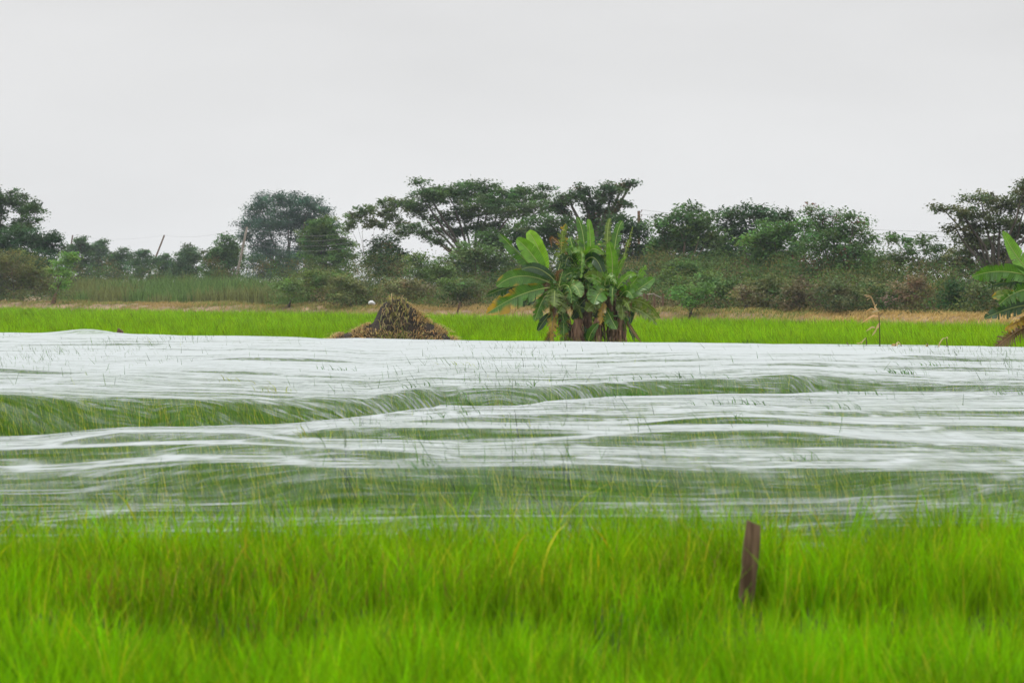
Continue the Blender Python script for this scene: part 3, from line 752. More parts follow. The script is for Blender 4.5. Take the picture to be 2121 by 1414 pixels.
B('mixed green bush behind the bright green bush and the fence', 1440, 24,
  [(1420, 560, 40, 22), (1460, 565, 40, 22), (1395, 560, 30, 20), (1440, 585, 50, 16)], (.065, .115, .036))
B('pale tan bush with dry grass heads behind the bright green bush', 1545, 4,
  [(1535, 605, 30, 18), (1560, 618, 26, 14)], (.15, .125, .075), dens=.7, twig=True)

def undergrowth():
    """continuous scrub between the bushes and under the trees"""
    g = Geo()
    n = 3600
    px = R.uniform(-150, 2420, n); s = R.uniform(2.4, 26, n)
    rr = (px - CX) / F
    Y = (s + 148.4 * NDIR[1]) / (NDIR[0] * rr + NDIR[1]); X = rr * Y; t, _ = bank_ts(X, Y)
    k = ~((px > 150) & (px < 560) & (s < 21)); X, Y, px, s, t = X[k], Y[k], px[k], s[k], t[k]; n = len(X)
    top = np.clip(.35 + s * .13, 0, 3.0) * (1 + .35 * vnoise(t / 3, s / 3, 95))
    z = land_z(X, Y) + top * R.random(n) ** .6
    per = 70
    idx = np.repeat(np.arange(n), per); m = len(idx)
    pos = np.stack([X, Y, z], 1)[idx] + R.normal(0, .42, (m, 3)) * np.array([1, 1, .6])
    pal = np.array([(.11, .14, .04), (.085, .155, .045), (.12, .125, .045), (.06, .12, .036), (.13, .11, .055)])
    pick = np.clip(np.floor((vnoise(t / 3, s / 3, 96) + 1) * 2.5 + R.normal(0, .6, n)), 0, 4).astype(int)
    col = pal[pick][idx] * np.clip(1 + .3 * vnoise(t / 1.6, s / 1.2, 98)[:, None] + R.normal(0, .22, (n, 1)), .3, 2)[idx] * (1 + R.normal(0, .2, (m, 1)))
    g.add(*leaf_quads(pos, R.uniform(.09, .2, m), np.clip(col, .005, .9), .2, .4))
    # upright stems and dry stalks
    n2 = 9000
    px = R.uniform(600, 2200, n2); s = R.uniform(4, 9, n2)
    t, _ = bank_ts(X_of(px, db(px)), db(px)); X, Y = bank_xy(t, s)
    c = np.where(R.random(n2)[:, None] < .6, tinted(n2, (.13, .14, .06), .25), tinted(n2, (.26, .2, .12), .25))
    g.add(*blades(np.stack([X, Y, land_z(X, Y)], 1), R.uniform(.4, 1.25, n2), R.uniform(0, 6.28, n2), R.uniform(.05, .5, n2), R.uniform(.015, .035, n2), c, 3, .1))
    tag(g.build('undergrowth', M_leaf), 'tangled olive and brown scrub under the trees behind the bank', 'undergrowth', kind='stuff')
undergrowth()

# ------------------------------------------------------------------ banana plants
Y1 = ('yellow', .35)
KINDS = {'lime': (.21, .42, .02), 'bright': (.13, .3, .018), 'green': (.068, .18, .013), 'dark': (.022, .068, .011), 'pale': (.15, .28, .06),
         'olive': (.13, .2, .028), 'yellow': (.42, .27, .025), 'brown': (.16, .085, .04), 'blue': (.022, .065, .032)}
def banana_leaf(pts, hw, kind, tatter, edge, root, org, roll=0.0, fold=.5, stalk=.12):
    """pts: three world points of the midrib; hw half width in metres; edge: colour of the margin and how far it reaches in"""
    a, b, c = [np.asarray(p, float) for p in pts]
    n = 96
    t = np.linspace(0, 1, n)[:, None]
    b2 = 2 * b - (a + c) / 2
    mid = (1 - t) ** 2 * a + 2 * t * (1 - t) * b2 + t * t * c
    tg = np.gradient(mid, axis=0); tg /= np.linalg.norm(tg, axis=1)[:, None]
    view = np.array([0, -1.0, 0.15])
    side = np.cross(tg, view); side /= np.linalg.norm(side, axis=1)[:, None] + 1e-6
    nor = np.cross(side, tg); nor /= np.linalg.norm(nor, axis=1)[:, None]
    up = np.sign(nor[:, 1:2]) * -1; nor = nor * np.where(up == 0, 1, up)      # towards the viewer side
    cr_, sr_ = math.cos(roll), math.sin(roll)
    side, nor = side * cr_ + nor * sr_, nor * cr_ - side * sr_
    tt = t[:, 0]
    prof = np.clip(np.sin(np.clip((tt - stalk) / (1 - stalk), 0, 1) ** .75 * math.pi) ** .55, 0, 1)
    col = np.asarray(KINDS[kind])
    g = Geo()
    L = np.linalg.norm(np.diff(mid, axis=0), axis=1).sum()
    for sgn in (-1, 1):
        # groups of lateral veins that hang together between the tears
        i = int(n * stalk)
        phase = R.uniform(0, 6)
        while i < n - 1:
            ln = int(R.integers(24, 50)) if tatter < .12 else int(max(2, R.exponential(1.0 + 7 * (1 - tatter)) + 1))
            j = min(n - 1, i + ln)
            idx = np.arange(i, j + 1)
            droop = R.normal(0, .6 * tatter) + .3 * tatter
            short = 1 - R.random() * .32 * tatter
            ns = 5
            rows = []; cols = []
            for q, f in enumerate(np.linspace(0, 1, ns)):
                wv = prof[idx] * hw * f * short
                ang = fold + droop * f + .12 * np.sin(tt[idx] * 9 + phase) * f * (1 if tatter < .3 else .4)
                dirv = side[idx] * sgn * np.cos(ang)[:, None] - nor[idx] * -1 * np.sin(ang)[:, None] * (.75 if f < 1 else .75)
                fw = tg[idx] * .45 * wv[:, None]
                p = mid[idx] + dirv * wv[:, None] + fw
                p[:, 2] -= (.25 * tatter + .06) * (wv ** 1.5) / max(hw, .01) ** .5 * f
                if len(idx) > 2 and tatter > .1:      # a tear narrows to a notch at the margin
                    m_ = (mid[idx] + dirv * wv[:, None] + fw).mean(0)
                    p = p + (m_ - p) * (.38 * f * f * min(1, tatter * 1.1)) * np.abs(np.linspace(-1, 1, len(idx)))[:, None] ** 2
                rows.append(p)
                cc = np.repeat(col[None] * (1 + R.normal(0, .05)), len(idx), 0) * (1 + .17 * np.sin(idx * 1.9)[:, None] + .12 * vnoise(idx / 3.0 + phase, idx * 0, 9)[:, None])
                if edge is not None:
                    ec, reach = edge
                    e = np.clip((f - 1 + reach * (.1 + 1.3 * tt[idx]) - .35 + .5 * vnoise(tt[idx] * 6 + phase, tt[idx] * 0, 5)) / .35, 0, 1)[:, None]
                    cc = cc * (1 - e) + np.asarray(KINDS[ec]) * e
                cols.append(cc)
            P_ = np.stack(rows, 0); C_ = np.stack(cols, 0); k = len(idx)
            ii = np.arange(ns - 1)[:, None] * k; jj = np.arange(k - 1)[None]
            Fc = np.stack([ii + jj, ii + jj + 1, ii + k + jj + 1, ii + k + jj], -1).reshape(-1, 4)
            g.add(P_.reshape(-1, 3), Fc, np.clip(C_.reshape(-1, 3), .003, .9))
            i = j
    rc = np.array([.34, .42, .12]) if kind not in ('yellow', 'brown') else np.array([.36, .24, .1])
    g.tube(mid, np.linspace(.022, .005, n) * min(1, L / 1.4 + .3), 5, rc * (.8 if kind == 'dark' else 1), 1)
    return g.build('leaf', [M_banana, M_rib], root, True, org)

def fibre_stem(name, p0, p1, r0, r1, root, org, col=(1, 1, 1), strands=60):
    g = Geo()
    t = np.linspace(0, 1, 10)[:, None]
    pts = np.asarray(p0) * (1 - t) + np.asarray(p1) * t + R.normal(0, .012, (10, 3))
    g.tube(pts, np.linspace(r0, r1, 10) * R.uniform(.92, 1.08, 10), 12, col)
    for q in range(strands):      # hanging dry sheaths
        th = R.uniform(0, 6.28); u = R.uniform(.25, 1)
        c = np.asarray(p0) * (1 - u) + np.asarray(p1) * u
        rr = r0 + (r1 - r0) * u
        dv = np.array([math.cos(th), math.sin(th), 0])
        ln = R.uniform(.2, .55) * min(1, u * 1.3)
        tt = np.linspace(0, 1, 5)[:, None]
        p = c + dv * rr + dv * (.05 + .06 * R.random()) * np.sin(tt * 2.6) - np.array([0, 0, 1]) * ln * tt
        wv = np.array([-dv[1], dv[0], 0]) * R.uniform(.012, .04)
        V = np.stack([p - wv * (1 - .7 * tt), p + wv * (1 - .7 * tt)], 1).reshape(-1, 3)
        Fc = [[2 * k, 2 * k + 1, 2 * k + 3, 2 * k + 2] for k in range(4)]
        g.add(V, Fc, np.array(col) * R.uniform(.6, 1.5))
    return g.build(name, M_stem, root, True, org)

def banana_plant(label, stem_px, d, stem_r, leaves, zoom, stem_top, group, stem_col=(1, 1, 1), strands=70, fillers=0, uprights=0):
    zx0, zy0, zs = zoom
    def W(zx, zy, dd): return P(zx0 + zx / zs, zy0 + zy / zs, dd)
    bx = X_of(stem_px, d)
    root = empty('banana_plant', (bx, d, 0), label, 'banana plant', group); org = np.array([bx, d, 0.])
    top = W(stem_top[0], stem_top[1], d)
    fibre_stem('stem', org - np.array([0, 0, .05]), top, stem_r, stem_r * .55, root, org, stem_col, strands)
    for (a, b, c, hw, kind, tat, dep, edge) in leaves:
        d0 = d + dep * .12
        pts = [W(a[0], a[1], d0), W(b[0], b[1], d + dep * .6), W(c[0], c[1], d + dep)]
        banana_leaf(pts, (1.05 if tat < .12 else 1.3) * hw / zs / F * d, kind, min(1, tat * 1.15 + .06), edge, root, org, roll=R.normal(0, .25), fold=R.uniform(.15, .55))
    c0 = np.array(stem_top, float)
    for q in range(uprights):         # torn upright leaves crowding the heart of the clump
        an = R.uniform(.12, .88) * math.pi; ln = R.uniform(220, 480)
        c = c0 + np.array([math.cos(an) * ln * .8, -math.sin(an) * ln]); b = c0 + (c - c0) * .55 + np.array([R.normal(0, 25), -R.uniform(0, 60)])
        if R.random() < .5: c = c + np.array([math.copysign(R.uniform(20, 90), math.cos(an)), R.uniform(40, 160)])
        dep = R.uniform(-.5, .8)
        banana_leaf([W(c0[0] + R.normal(0, 14), c0[1] + 20, d), W(b[0], b[1], d + dep * .6), W(c[0], c[1], d + dep)], R.uniform(50, 70) / zs / F * d,
                    ('green', 'bright', 'dark', 'olive')[int(R.integers(0, 4))], R.uniform(.35, .95), (None, None, BR1, Y1)[int(R.integers(0, 4))], root, org, roll=R.normal(0, .3), fold=R.uniform(.2, .6))
    for q in range(fillers):          # older drooping leaves inside the clump
        an = R.uniform(-.2, math.pi + .2); ln = R.uniform(170, 300); dy0 = R.uniform(-40, 160)
        b = c0 + np.array([math.cos(an) * ln * .55, dy0 - R.uniform(.0, .35) * ln]); c = c0 + np.array([math.cos(an) * ln * R.uniform(.7, 1.0), dy0 + R.uniform(.3, .9) * ln])
        dep = R.uniform(-.7, .6)
        pts = [W(c0[0] + R.normal(0, 14), c0[1] + dy0 + 20, d), W(b[0], b[1], d + dep * .6), W(c[0], c[1], d + dep)]
        banana_leaf(pts, R.uniform(55, 75) / zs / F * d, ('dark', 'green', 'green', 'olive', 'dark', 'green', 'olive', 'brown')[int(R.integers(0, 8))], R.uniform(.4, .95), (None, Y1, BR1)[int(R.integers(0, 3))], root, org, roll=R.normal(0, .3), fold=R.uniform(.3, .8))
    return root
ZB = (990, 430, 4.7125); DB = 75.5
Y2 = ('yellow', .7); BR1 = ('brown', .35); BR2 = ('brown', .6)
BG = 'banana plants of the central clump'
banana_plant('left banana plant of the central clump, with broad lime leaves fanning left', 1191, DB, .17, [
    ((700, 700), (590, 400), (490, 232), 78, 'lime', 0, .15, None),
    ((700, 720), (520, 450), (375, 310), 84, 'bright', .05, -.2, None),
    ((690, 740), (360, 410), (215, 262), 55, 'green', .3, .3, None),
    ((790, 760), (600, 600), (425, 605), 55, 'dark', .1, -.35, None),
    ((760, 760), (430, 668), (185, 770), 84, 'green', .08, -.3, Y1),
    ((740, 770), (380, 765), (75, 865), 48, 'dark', .4, .3, None),
    ((730, 780), (420, 850), (85, 1035), 92, 'green', .3, -.45, ('yellow', .95)),
    ((760, 790), (640, 890), (555, 1105), 66, 'green', .5, -.4, BR1),
    ((755, 770), (748, 850), (742, 965), 95, 'olive', .6, -.7, BR1),
    ((900, 800), (850, 900), (780, 1030), 72, 'olive', .6, -.6, BR1),
    ((850, 790), (945, 765), (1000, 875), 62, 'pale', .4, -.6, Y1),
    ((770, 930), (735, 1080), (715, 1330), 55, 'yellow', .7, -.3, BR2),
    ((800, 950), (835, 1120), (830, 1340), 72, 'green', .7, -.35, Y2),
    ((740, 1000), (650, 1100), (583, 1200), 42, 'dark', .05, -.1, None),
    ((760, 760), (780, 650), (830, 610), 35, 'brown', .8, -.3, None),
    ((720, 740), (600, 680), (150, 690), 40, 'blue', .3, .5, None),
    ((760, 800), (560, 870), (380, 930), 50, 'dark', .4, .5, None),
    ((780, 1060), (700, 1240), (640, 1330), 34, 'brown', .7, .1, None),
], ZB, (770, 800), BG, fillers=18, uprights=6)
banana_plant('middle banana plant of the central clump, tallest, with tattered upright leaves', 1222, DB + .5, .16, [
    ((880, 800), (815, 420), (858, 158), 58, 'olive', .9, -.1, Y2),
    ((1050, 700), (1030, 300), (965, 92), 42, 'green', .35, .3, None),
    ((1100, 640), (1095, 300), (1075, 112), 44, 'bright', .05, .1, None),
    ((1020, 560), (1130, 490), (1225, 655), 66, 'dark', .05, -.6, None),
    ((1050, 520), (1180, 430), (1265, 640), 62, 'green', .65, -.4, BR1),
    ((1010, 420), (1015, 500), (1005, 690), 36, 'bright', .6, -.7, None),
    ((990, 640), (890, 480), (845, 640), 66, 'dark', .8, -.4, None),
    ((1000, 600), (930, 400), (900, 290), 50, 'green', .3, .4, None),
    ((1000, 660), (760, 320), (720, 390), 26, 'brown', .9, .3, None),
    ((1040, 700), (950, 700), (900, 830), 60, 'dark', .4, -.5, None),
    ((1090, 760), (1130, 700), (1120, 860), 60, 'blue', .3, -.4, None),
    ((1080, 880), (1010, 930), (915, 1090), 62, 'dark', .2, -.5, None),
    ((1060, 620), (1010, 440), (930, 440), 44, 'pale', .5, -.3, None),
    ((960, 740), (870, 640), (800, 480), 52, 'green', .85, .2, BR1),
    ((1100, 520), (1170, 420), (1215, 400), 24, 'brown', .9, -.2, None),
    ((1090, 720), (1200, 560), (1250, 500), 50, 'dark', .3, .6, None),
    ((960, 780), (960, 860), (880, 960), 55, 'dark', .5, .1, None),
    ((1000, 820), (1020, 980), (1060, 1150), 60, 'dark', .3, .1, None),
], ZB, (1040, 640), BG, fillers=24, uprights=9)
banana_plant('right banana plant of the central clump, with drooping striped leaves on its right', 1269, DB - .2, .2, [
    ((1300, 780), (1310, 520), (1272, 335), 48, 'bright', .2, -.3, None),
    ((1280, 760), (1262, 320), (1292, 105), 40, 'olive', .9, .3, None),
    ((1310, 740), (1345, 320), (1412, 132), 46, 'green', .4, .2, None),
    ((1340, 740), (1430, 460), (1512, 185), 26, 'olive', .95, .2, Y1),
    ((1240, 760), (1270, 668), (1350, 745), 46, 'pale', .8, -.7, None),
    ((1290, 800), (1190, 830), (1135, 945), 88, 'green', .3, -.75, None),
    ((1260, 880), (1130, 940), (1060, 1010), 62, 'olive', .3, -.5, Y1),
    ((1240, 900), (1215, 1010), (1195, 1145), 42, 'yellow', .5, -.55, BR1),
    ((1220, 930), (1290, 1060), (1355, 1185), 68, 'green', .4, -.6, None),
    ((1330, 880), (1400, 950), (1405, 1095), 58, 'olive', .5, -.5, BR2),
    ((1350, 900), (1500, 750), (1637, 560), 62, 'bright', .8, -.1, None),
    ((1370, 920), (1560, 800), (1715, 690), 66, 'green', .2, .2, None),
    ((1340, 840), (1430, 690), (1505, 605), 42, 'dark', .9, .4, None),
    ((1390, 930), (1600, 920), (1775, 1085), 52, 'olive', .65, .1, ('pale', .4)),
    ((1400, 960), (1590, 1010), (1748, 1142), 48, 'olive', .7, -.4, BR1),
    ((1400, 980), (1485, 1030), (1475, 1140), 38, 'blue', .1, -.2, None),
    ((1370, 900), (1450, 815), (1512, 885), 52, 'green', .3, -.6, None),
    ((1380, 1050), (1425, 1180), (1440, 1330), 20, 'brown', .6, -.1, None),
    ((1390, 1050), (1480, 1180), (1530, 1320), 26, 'dark', .4, .1, None),
    ((1320, 820), (1240, 760), (1180, 720), 50, 'dark', .3, .5, None),
    ((1300, 860), (1330, 760), (1380, 760), 56, 'dark', .5, .5, None),
    ((1340, 880), (1330, 1000), (1300, 1130), 55, 'dark', .4, -.1, None),
    ((1260, 900), (1180, 1010), (1150, 1120), 50, 'dark', .3, .2, None),
    ((1400, 1000), (1500, 1180), (1610, 1330), 14, 'brown', .2, -.3, None),
], ZB, (1310, 840), BG, fillers=20, uprights=7)
banana_plant('small banana sucker between the two shaggy stems of the central clump', 1219, DB - .4, .06, [
    ((1075, 1330), (1105, 1225), (1178, 1130), 46, 'green', .05, -.2, None),
    ((1080, 1340), (1085, 1260), (1070, 1180), 50, 'dark', .1, -.1, None),
    ((1080, 1340), (1040, 1220), (990, 1160), 40, 'dark', .1, .1, None),
], ZB, (1078, 1290), BG, (.8, 1.1, .7), 8)
for (zx, r, lab) in ((960, .15, 'shaggy brown leafless banana stem left of the small sucker, below the left fan of leaves'), (1160, .14, 'shaggy brown leafless banana stem just right of the small sucker'), (1370, .13, 'shaggy brown leafless banana stem at the right side of the central clump')):
    x = 990 + zx / 4.7125; b = P(x, 0, DB - .35); b[2] = 0
    rt = empty('banana_stump', b, lab, 'banana stem', 'leafless banana stems')
    fibre_stem('stem', b - np.array([0, 0, .05]), P(990 + (zx + 20) / 4.7125, 430 + 1080 / 4.7125, DB - .3), r, r * .8, rt, b, (1.1, 1, 1), 80)
ZR = (1720, 330, 3.289)
banana_plant('banana plant cut off by the right edge of the picture', 2172, 65.0, .16, [
    ((1460, 860), (1290, 690), (1172, 490), 62, 'bright', .05, -.2, None),
    ((1460, 840), (1200, 765), (965, 800), 55, 'green', .35, -.4, None),
    ((1460, 880), (1240, 830), (1030, 890), 42, 'dark', .7, .2, None),
    ((1450, 880), (1280, 900), (1150, 990), 58, 'green', .6, -.6, None),
    ((1420, 960), (1220, 925), (1105, 945), 38, 'olive', .2, -.3, Y2),
    ((1460, 980), (1250, 1010), (1050, 1085), 58, 'dark', .3, -.4, None),
    ((1450, 1020), (1300, 1090), (1190, 1165), 46, 'yellow', .5, -.5, BR2),
    ((1450, 1080), (1260, 1180), (1125, 1285), 62, 'brown', .9, -.4, None),
    ((1460, 850), (1400, 600), (1420, 380), 60, 'green', .2, .1, None),
    ((1480, 850), (1620, 650), (1760, 560), 60, 'green', .2, .1, None),
    ((1480, 880), (1700, 860), (1900, 960), 60, 'green', .4, .1, None),
    ((1470, 960), (1350, 860), (1240, 800), 50, 'blue', .5, .4, None),
    ((1480, 900), (1650, 1000), (1760, 1150), 60, 'olive', .5, -.2, BR1),
], ZR, (1470, 930), None, fillers=5)

# ------------------------------------------------------------------ straw heap
def straw_heap():
    d = 78.0; k = d / F
    bx = X_of(812, d)
    root = empty('straw_heap', (bx, d, 0), 'dark soil heap covered with dry straw at the far edge of the netting', 'straw heap')
    org = np.array([bx, d, 0.])
    pxs = [640, 680, 700, 730, 760, 773, 781, 790, 803, 815, 835, 852, 865, 880, 905, 925, 945, 975]
    ys = [760, 702, 690, 682, 671, 664, 648, 628, 619, 614, 618, 627, 640, 656, 673, 688, 704, 760]
    def h(x, y):
        px = CX + F * x / d
        top = EYE - (np.interp(px, pxs, ys) - HY) * k
        fall = np.exp(-np.abs(y - d) ** 2.2 / 1.3)
        return np.maximum(top, 0) * fall + .05 * vnoise(x / .25, y / .25, 31) * fall
    X = np.linspace(X_of(660, d), X_of(965, d), 90); Y = np.linspace(d - 1.7, d + 1.7, 50)
    XX, YY = np.meshgrid(X, Y); Z = h(XX, YY) - .06
    nx = 90; i = np.arange(49)[:, None] * nx; j = np.arange(nx - 1)[None]
    Fc = np.stack([i + j, i + j + 1, i + nx + j + 1, i + nx + j], -1).reshape(-1, 4)
    mesh('soil_mound', np.stack([XX, YY, Z], -1).reshape(-1, 3) - org, Fc, M_mound, root, smooth=True)
    g = Geo()
    n = 9500
    x = R.uniform(X_of(672, d), X_of(952, d), n); y = d + R.uniform(-1.5, .9, n)
    px = CX + F * x / d; z = h(x, y) - .04
    row = HY + (EYE - z) * F / y
    bare = ((np.abs(px - 789 + (row - 650) * .25) < 17) & (row > 618) & (row < 682)) | ((np.abs(px - 793) < 14) & (row > 655) & (row < 684)) | ((np.hypot((px - 890) / 11, (row - 678) / 9) < 1)) | \
           ((np.hypot((px - 722) / 10, (row - 692) / 9) < 1)) | ((np.abs(px - 808) < 14) & (row < 630)) | ((np.abs(px - 925) < 8) & (row > 694))
    core = (px > 780) & (px < 862) & (row < 688)
    k_ = (~bare | (R.random(n) < .04)) & (z > .1) & (~core | (R.random(n) < .2)); x, y, z, px, row = x[k_], y[k_], z[k_], px[k_], row[k_]; n = len(x)
    col = tinted(n, (.56, .40, .2), .35, .08)
    cm = np.abs(px - 812) < 32
    grn = (R.random(n) < .35) & cm & (row > 640); col[grn] = tinted(grn.sum(), (.26, .29, .06), .25)
    drk = R.random(n) < np.where(cm & (row < 690), .5, .15); col[drk] = tinted(drk.sum(), (.10, .065, .04), .25)
    gol = (px > 845) & (row < 668) & (R.random(n) < .6); col[gol] = tinted(gol.sum(), (.5, .36, .16), .2)
    sgn = np.where(px > 815, 0.0, math.pi)
    az = sgn + R.normal(0, .9, n) - .5 * np.sin(sgn + 1.57)
    hh = R.uniform(.03, .19, n) * (1 + .4 * vnoise(x / .3, y / .3, 37))
    hh = np.where(row < 632, hh * .5, hh)
    V, Fq, C = blades(np.stack([x, y, z], 1), hh, az, R.uniform(.3, 1.7, n), R.uniform(.014, .03, n), col, 4, .8)
    g.add(V, Fq, C)
    n = 240      # longer arching stalks lying over the face
    x = X_of(R.uniform(790, 850, n), d); y = d + R.uniform(-1.35, -.3, n); z = h(x, y)
    g.add(*blades(np.stack([x, y, z], 1), R.uniform(.15, .45, n), R.uniform(0, 6.28, n), R.uniform(.3, 1.5, n), R.uniform(.014, .024, n),
                  np.where(R.random(n)[:, None] < .5, tinted(n, (.3, .32, .09), .2), tinted(n, (.45, .34, .18), .2)), 5, .7))
    g.build('straw', M_dry, root, False, org)
straw_heap()

# ------------------------------------------------------------------ posts, poles, wires
def board(name, label, cat, px0, y0, px1, y1, d, wpx, thick, m, extra=.6, parent=None):
    """a weathered plank: rough edges, chipped top"""
    a = P(px0, y0, d); b = P(px1, y1, d)
    v = b - a; L = np.linalg.norm(v); v /= L
    a = a - v * extra; L += extra
    hw = wpx / F * d / 2
    n = 14
    V = []
    for q in range(n):
        c = a + v * L * q / (n - 1)
        jw = hw * (1 + .05 * R.normal()) * (.93 if q == n - 1 else 1); jt = thick / 2 * (1 + .05 * R.normal())
        s = v[[2, 1, 0]] * np.array([1, 0, -1]); s = s / np.linalg.norm(s)
        f = np.array([0, 1., 0])
        ch = .82
        for (u_, w_) in ((-1, -ch), (-ch, -1), (ch, -1), (1, -ch), (1, ch), (ch, 1), (-ch, 1), (-1, ch)):
            p = c + s * jw * u_ + f * jt * w_
            if q == n - 1: p = p + v * (-.012 * (u_ + .3) * hw / .04 + .004 * R.normal())
            V.append(p)
    Fc = []
    for q in range(n - 1):
        for e in range(8):
            Fc.append([q * 8 + e, q * 8 + (e + 1) % 8, (q + 1) * 8 + (e + 1) % 8, (q + 1) * 8 + e])
    e = (n - 1) * 8
    Fc += [[e, e + 1, e + 2, e + 3], [e, e + 3, e + 4, e + 7], [e + 4, e + 5, e + 6, e + 7]]
    o = mesh(name, V, Fc, m)
    return tag(o, label, cat)
board('wooden_post', 'short weathered brown wooden post leaning in the blurred foreground grass', 'post', 1547, 1240, 1562, 1083, 14.0, 32, .05, M_wood)
board('tree_stump', 'small dark broken stump poking up beside the tented far corner of the netting', 'stump', 246, 700, 250, 682, 83.5, 13, .14, M_wood, .5)
board('dead_trunk', 'short dark broken trunk leaning beside the slender leaning sapling', 'stump', 107, 632, 116, 609, 199.0, 6, .2, M_wood, .3)
board('dark_stake', 'small dark stake sticking out of the dry bank right of the straw heap', 'stake', 949, 641, 953, 626, float(db(950)) + 1, 4, .08, M_wood, .3)

def pole(label, px0, y0, px1, y1, d, r0, r1, m, pegs=0, name='leaning_pole'):
    a = P(px0, y0, d); b = P(px1, y1, d)
    v = b - a; base = a + v * ((float(land_z(a[0], d)) - a[2]) / v[2]) if v[2] > 0 else a
    base = base - v / np.linalg.norm(v) * .4
    root = empty(name, base, label, 'pole', None)
    g = Geo(); t = np.linspace(0, 1, 8)[:, None]
    g.tube(base * (1 - t) + b * t, np.linspace(r0, r1, 8), 8)
    g.build('shaft', m, root, True, base)
    for q in range(pegs):
        c = b - v / np.linalg.norm(v) * (.12 + .42 * q)
        gi = Geo(); gi.tube([c, c + np.array([.22, 0, 0]), c + np.array([.26, 0, .1]), c + np.array([.26, 0, .22])], [.03, .03, .05, .05], 6)
        gi.build('insulator', M_wood, root, True, base)
    return b
pole('small dark leaning pole at the left end of the hazy trees', 143, 540, 151, 487, 372, .12, .09, M_wood)
p2 = pole('dark leaning pole standing above the hazy trees against the sky', 322, 535, 341, 487, 362, .13, .1, M_wood)
p3 = pole('pale leaning pole in front of the rounded blue green tree', 493, 560, 512, 470, 240, .13, .09, M_pole)
p4 = pole('upright power pole with insulator pins between the flat topped and pale trunk trees', 1323, 520, 1323, 437, 262, .14, .13, M_wood, 4, 'power_pole')

def wires(label, ends, rows, r):
    """slack conductors between two points, one tube per conductor"""
    root = empty('power_lines', ends[0][0], label, 'wires')
    org = np.asarray(ends[0][0])
    for q in range(rows):
        g = Geo()
        for (a, b, sag) in ends:
            a = np.asarray(a) - np.array([0, 0, .42 * q]); b = np.asarray(b) - np.array([0, 0, .42 * q])
            t = np.linspace(0, 1, 24)[:, None]
            p = a * (1 - t) + b * t; p[:, 2] -= sag * 4 * t[:, 0] * (1 - t[:, 0])
            g.tube(p, r, 4)
        g.build('wire', M_wire, root, False, org)
wires('slack power lines running right from the upright power pole across the sky gap', [(p4 + np.array([.26, 0, .1]), P(2350, 478, 250), .9)], 4, .012)
wires('slack power lines in front of the rounded blue green tree', [(p3, P(730, 480, 236), .55)], 4, .010)
wires('thin power line joining the small and the dark leaning poles', [(p2, p3, .5), (P(151, 488, 372), p2, .5)], 1, .006)

def fence():
    d = off(1345, 3)
    root = empty('wire_fence', P(1345, 625, d), 'short fence of dark posts and pale rails right of the banana clump', 'fence'); org = P(1345, 625, d)
    tops = []
    for px in (1319, 1335, 1340, 1355, 1373):
        g = Geo(); a = P(px, 630, d); b = P(px, 608, d) + np.array([0, 0, R.uniform(-.02, .03)])
        g.tube([a - np.array([0, 0, .3]), (a + b) / 2 + R.normal(0, .01, 3), b], [.06, .055, .05], 7)
        g.build('post', M_wood, root, True, org); tops.append(b)
    for (a, b) in ((tops[0], P(1330, 613, d)), (tops[2], tops[3]), (tops[3], P(1370, 617, d)), (P(1300, 610, d), tops[0])):
        g = Geo(); g.tube([a - np.array([0, .06, .03]), b - np.array([0, .06, 0])], .028, 5)
        g.build('rail', M_pole, root, True, org)
fence()

# ------------------------------------------------------------------ white sack on the bank
def sack():
    d = off(770, 1.4); c = P(770, 628, d)
    nu, nv = 22, 12
    V = []
    for i in range(nv + 1):
        ph = math.pi * i / nv
        for j in range(nu):
            th = 2 * math.pi * j / nu
            p = np.array([math.cos(th) * math.sin(ph) * .2, math.sin(th) * math.sin(ph) * .17, math.cos(ph) * .115])
            p[2] += .05 * math.exp(-((p[0] + .02) / .1) ** 2) - .15 * max(0, p[0] - .05)
            p *= 1 + .09 * float(vnoise(p[0] * 14 + 5, p[1] * 14 + p[2] * 9, 33))
            V.append(p)
    Fc = [[i * nu + j, i * nu + (j + 1) % nu, (i + 1) * nu + (j + 1) % nu, (i + 1) * nu + j] for i in range(nv) for j in range(nu)]
    o = mesh('white_sack', V, Fc, M_white, smooth=True); o.location = c
    tag(o, 'white crumpled sack lying on the dry bank left of the straw heap', 'sack')
sack()

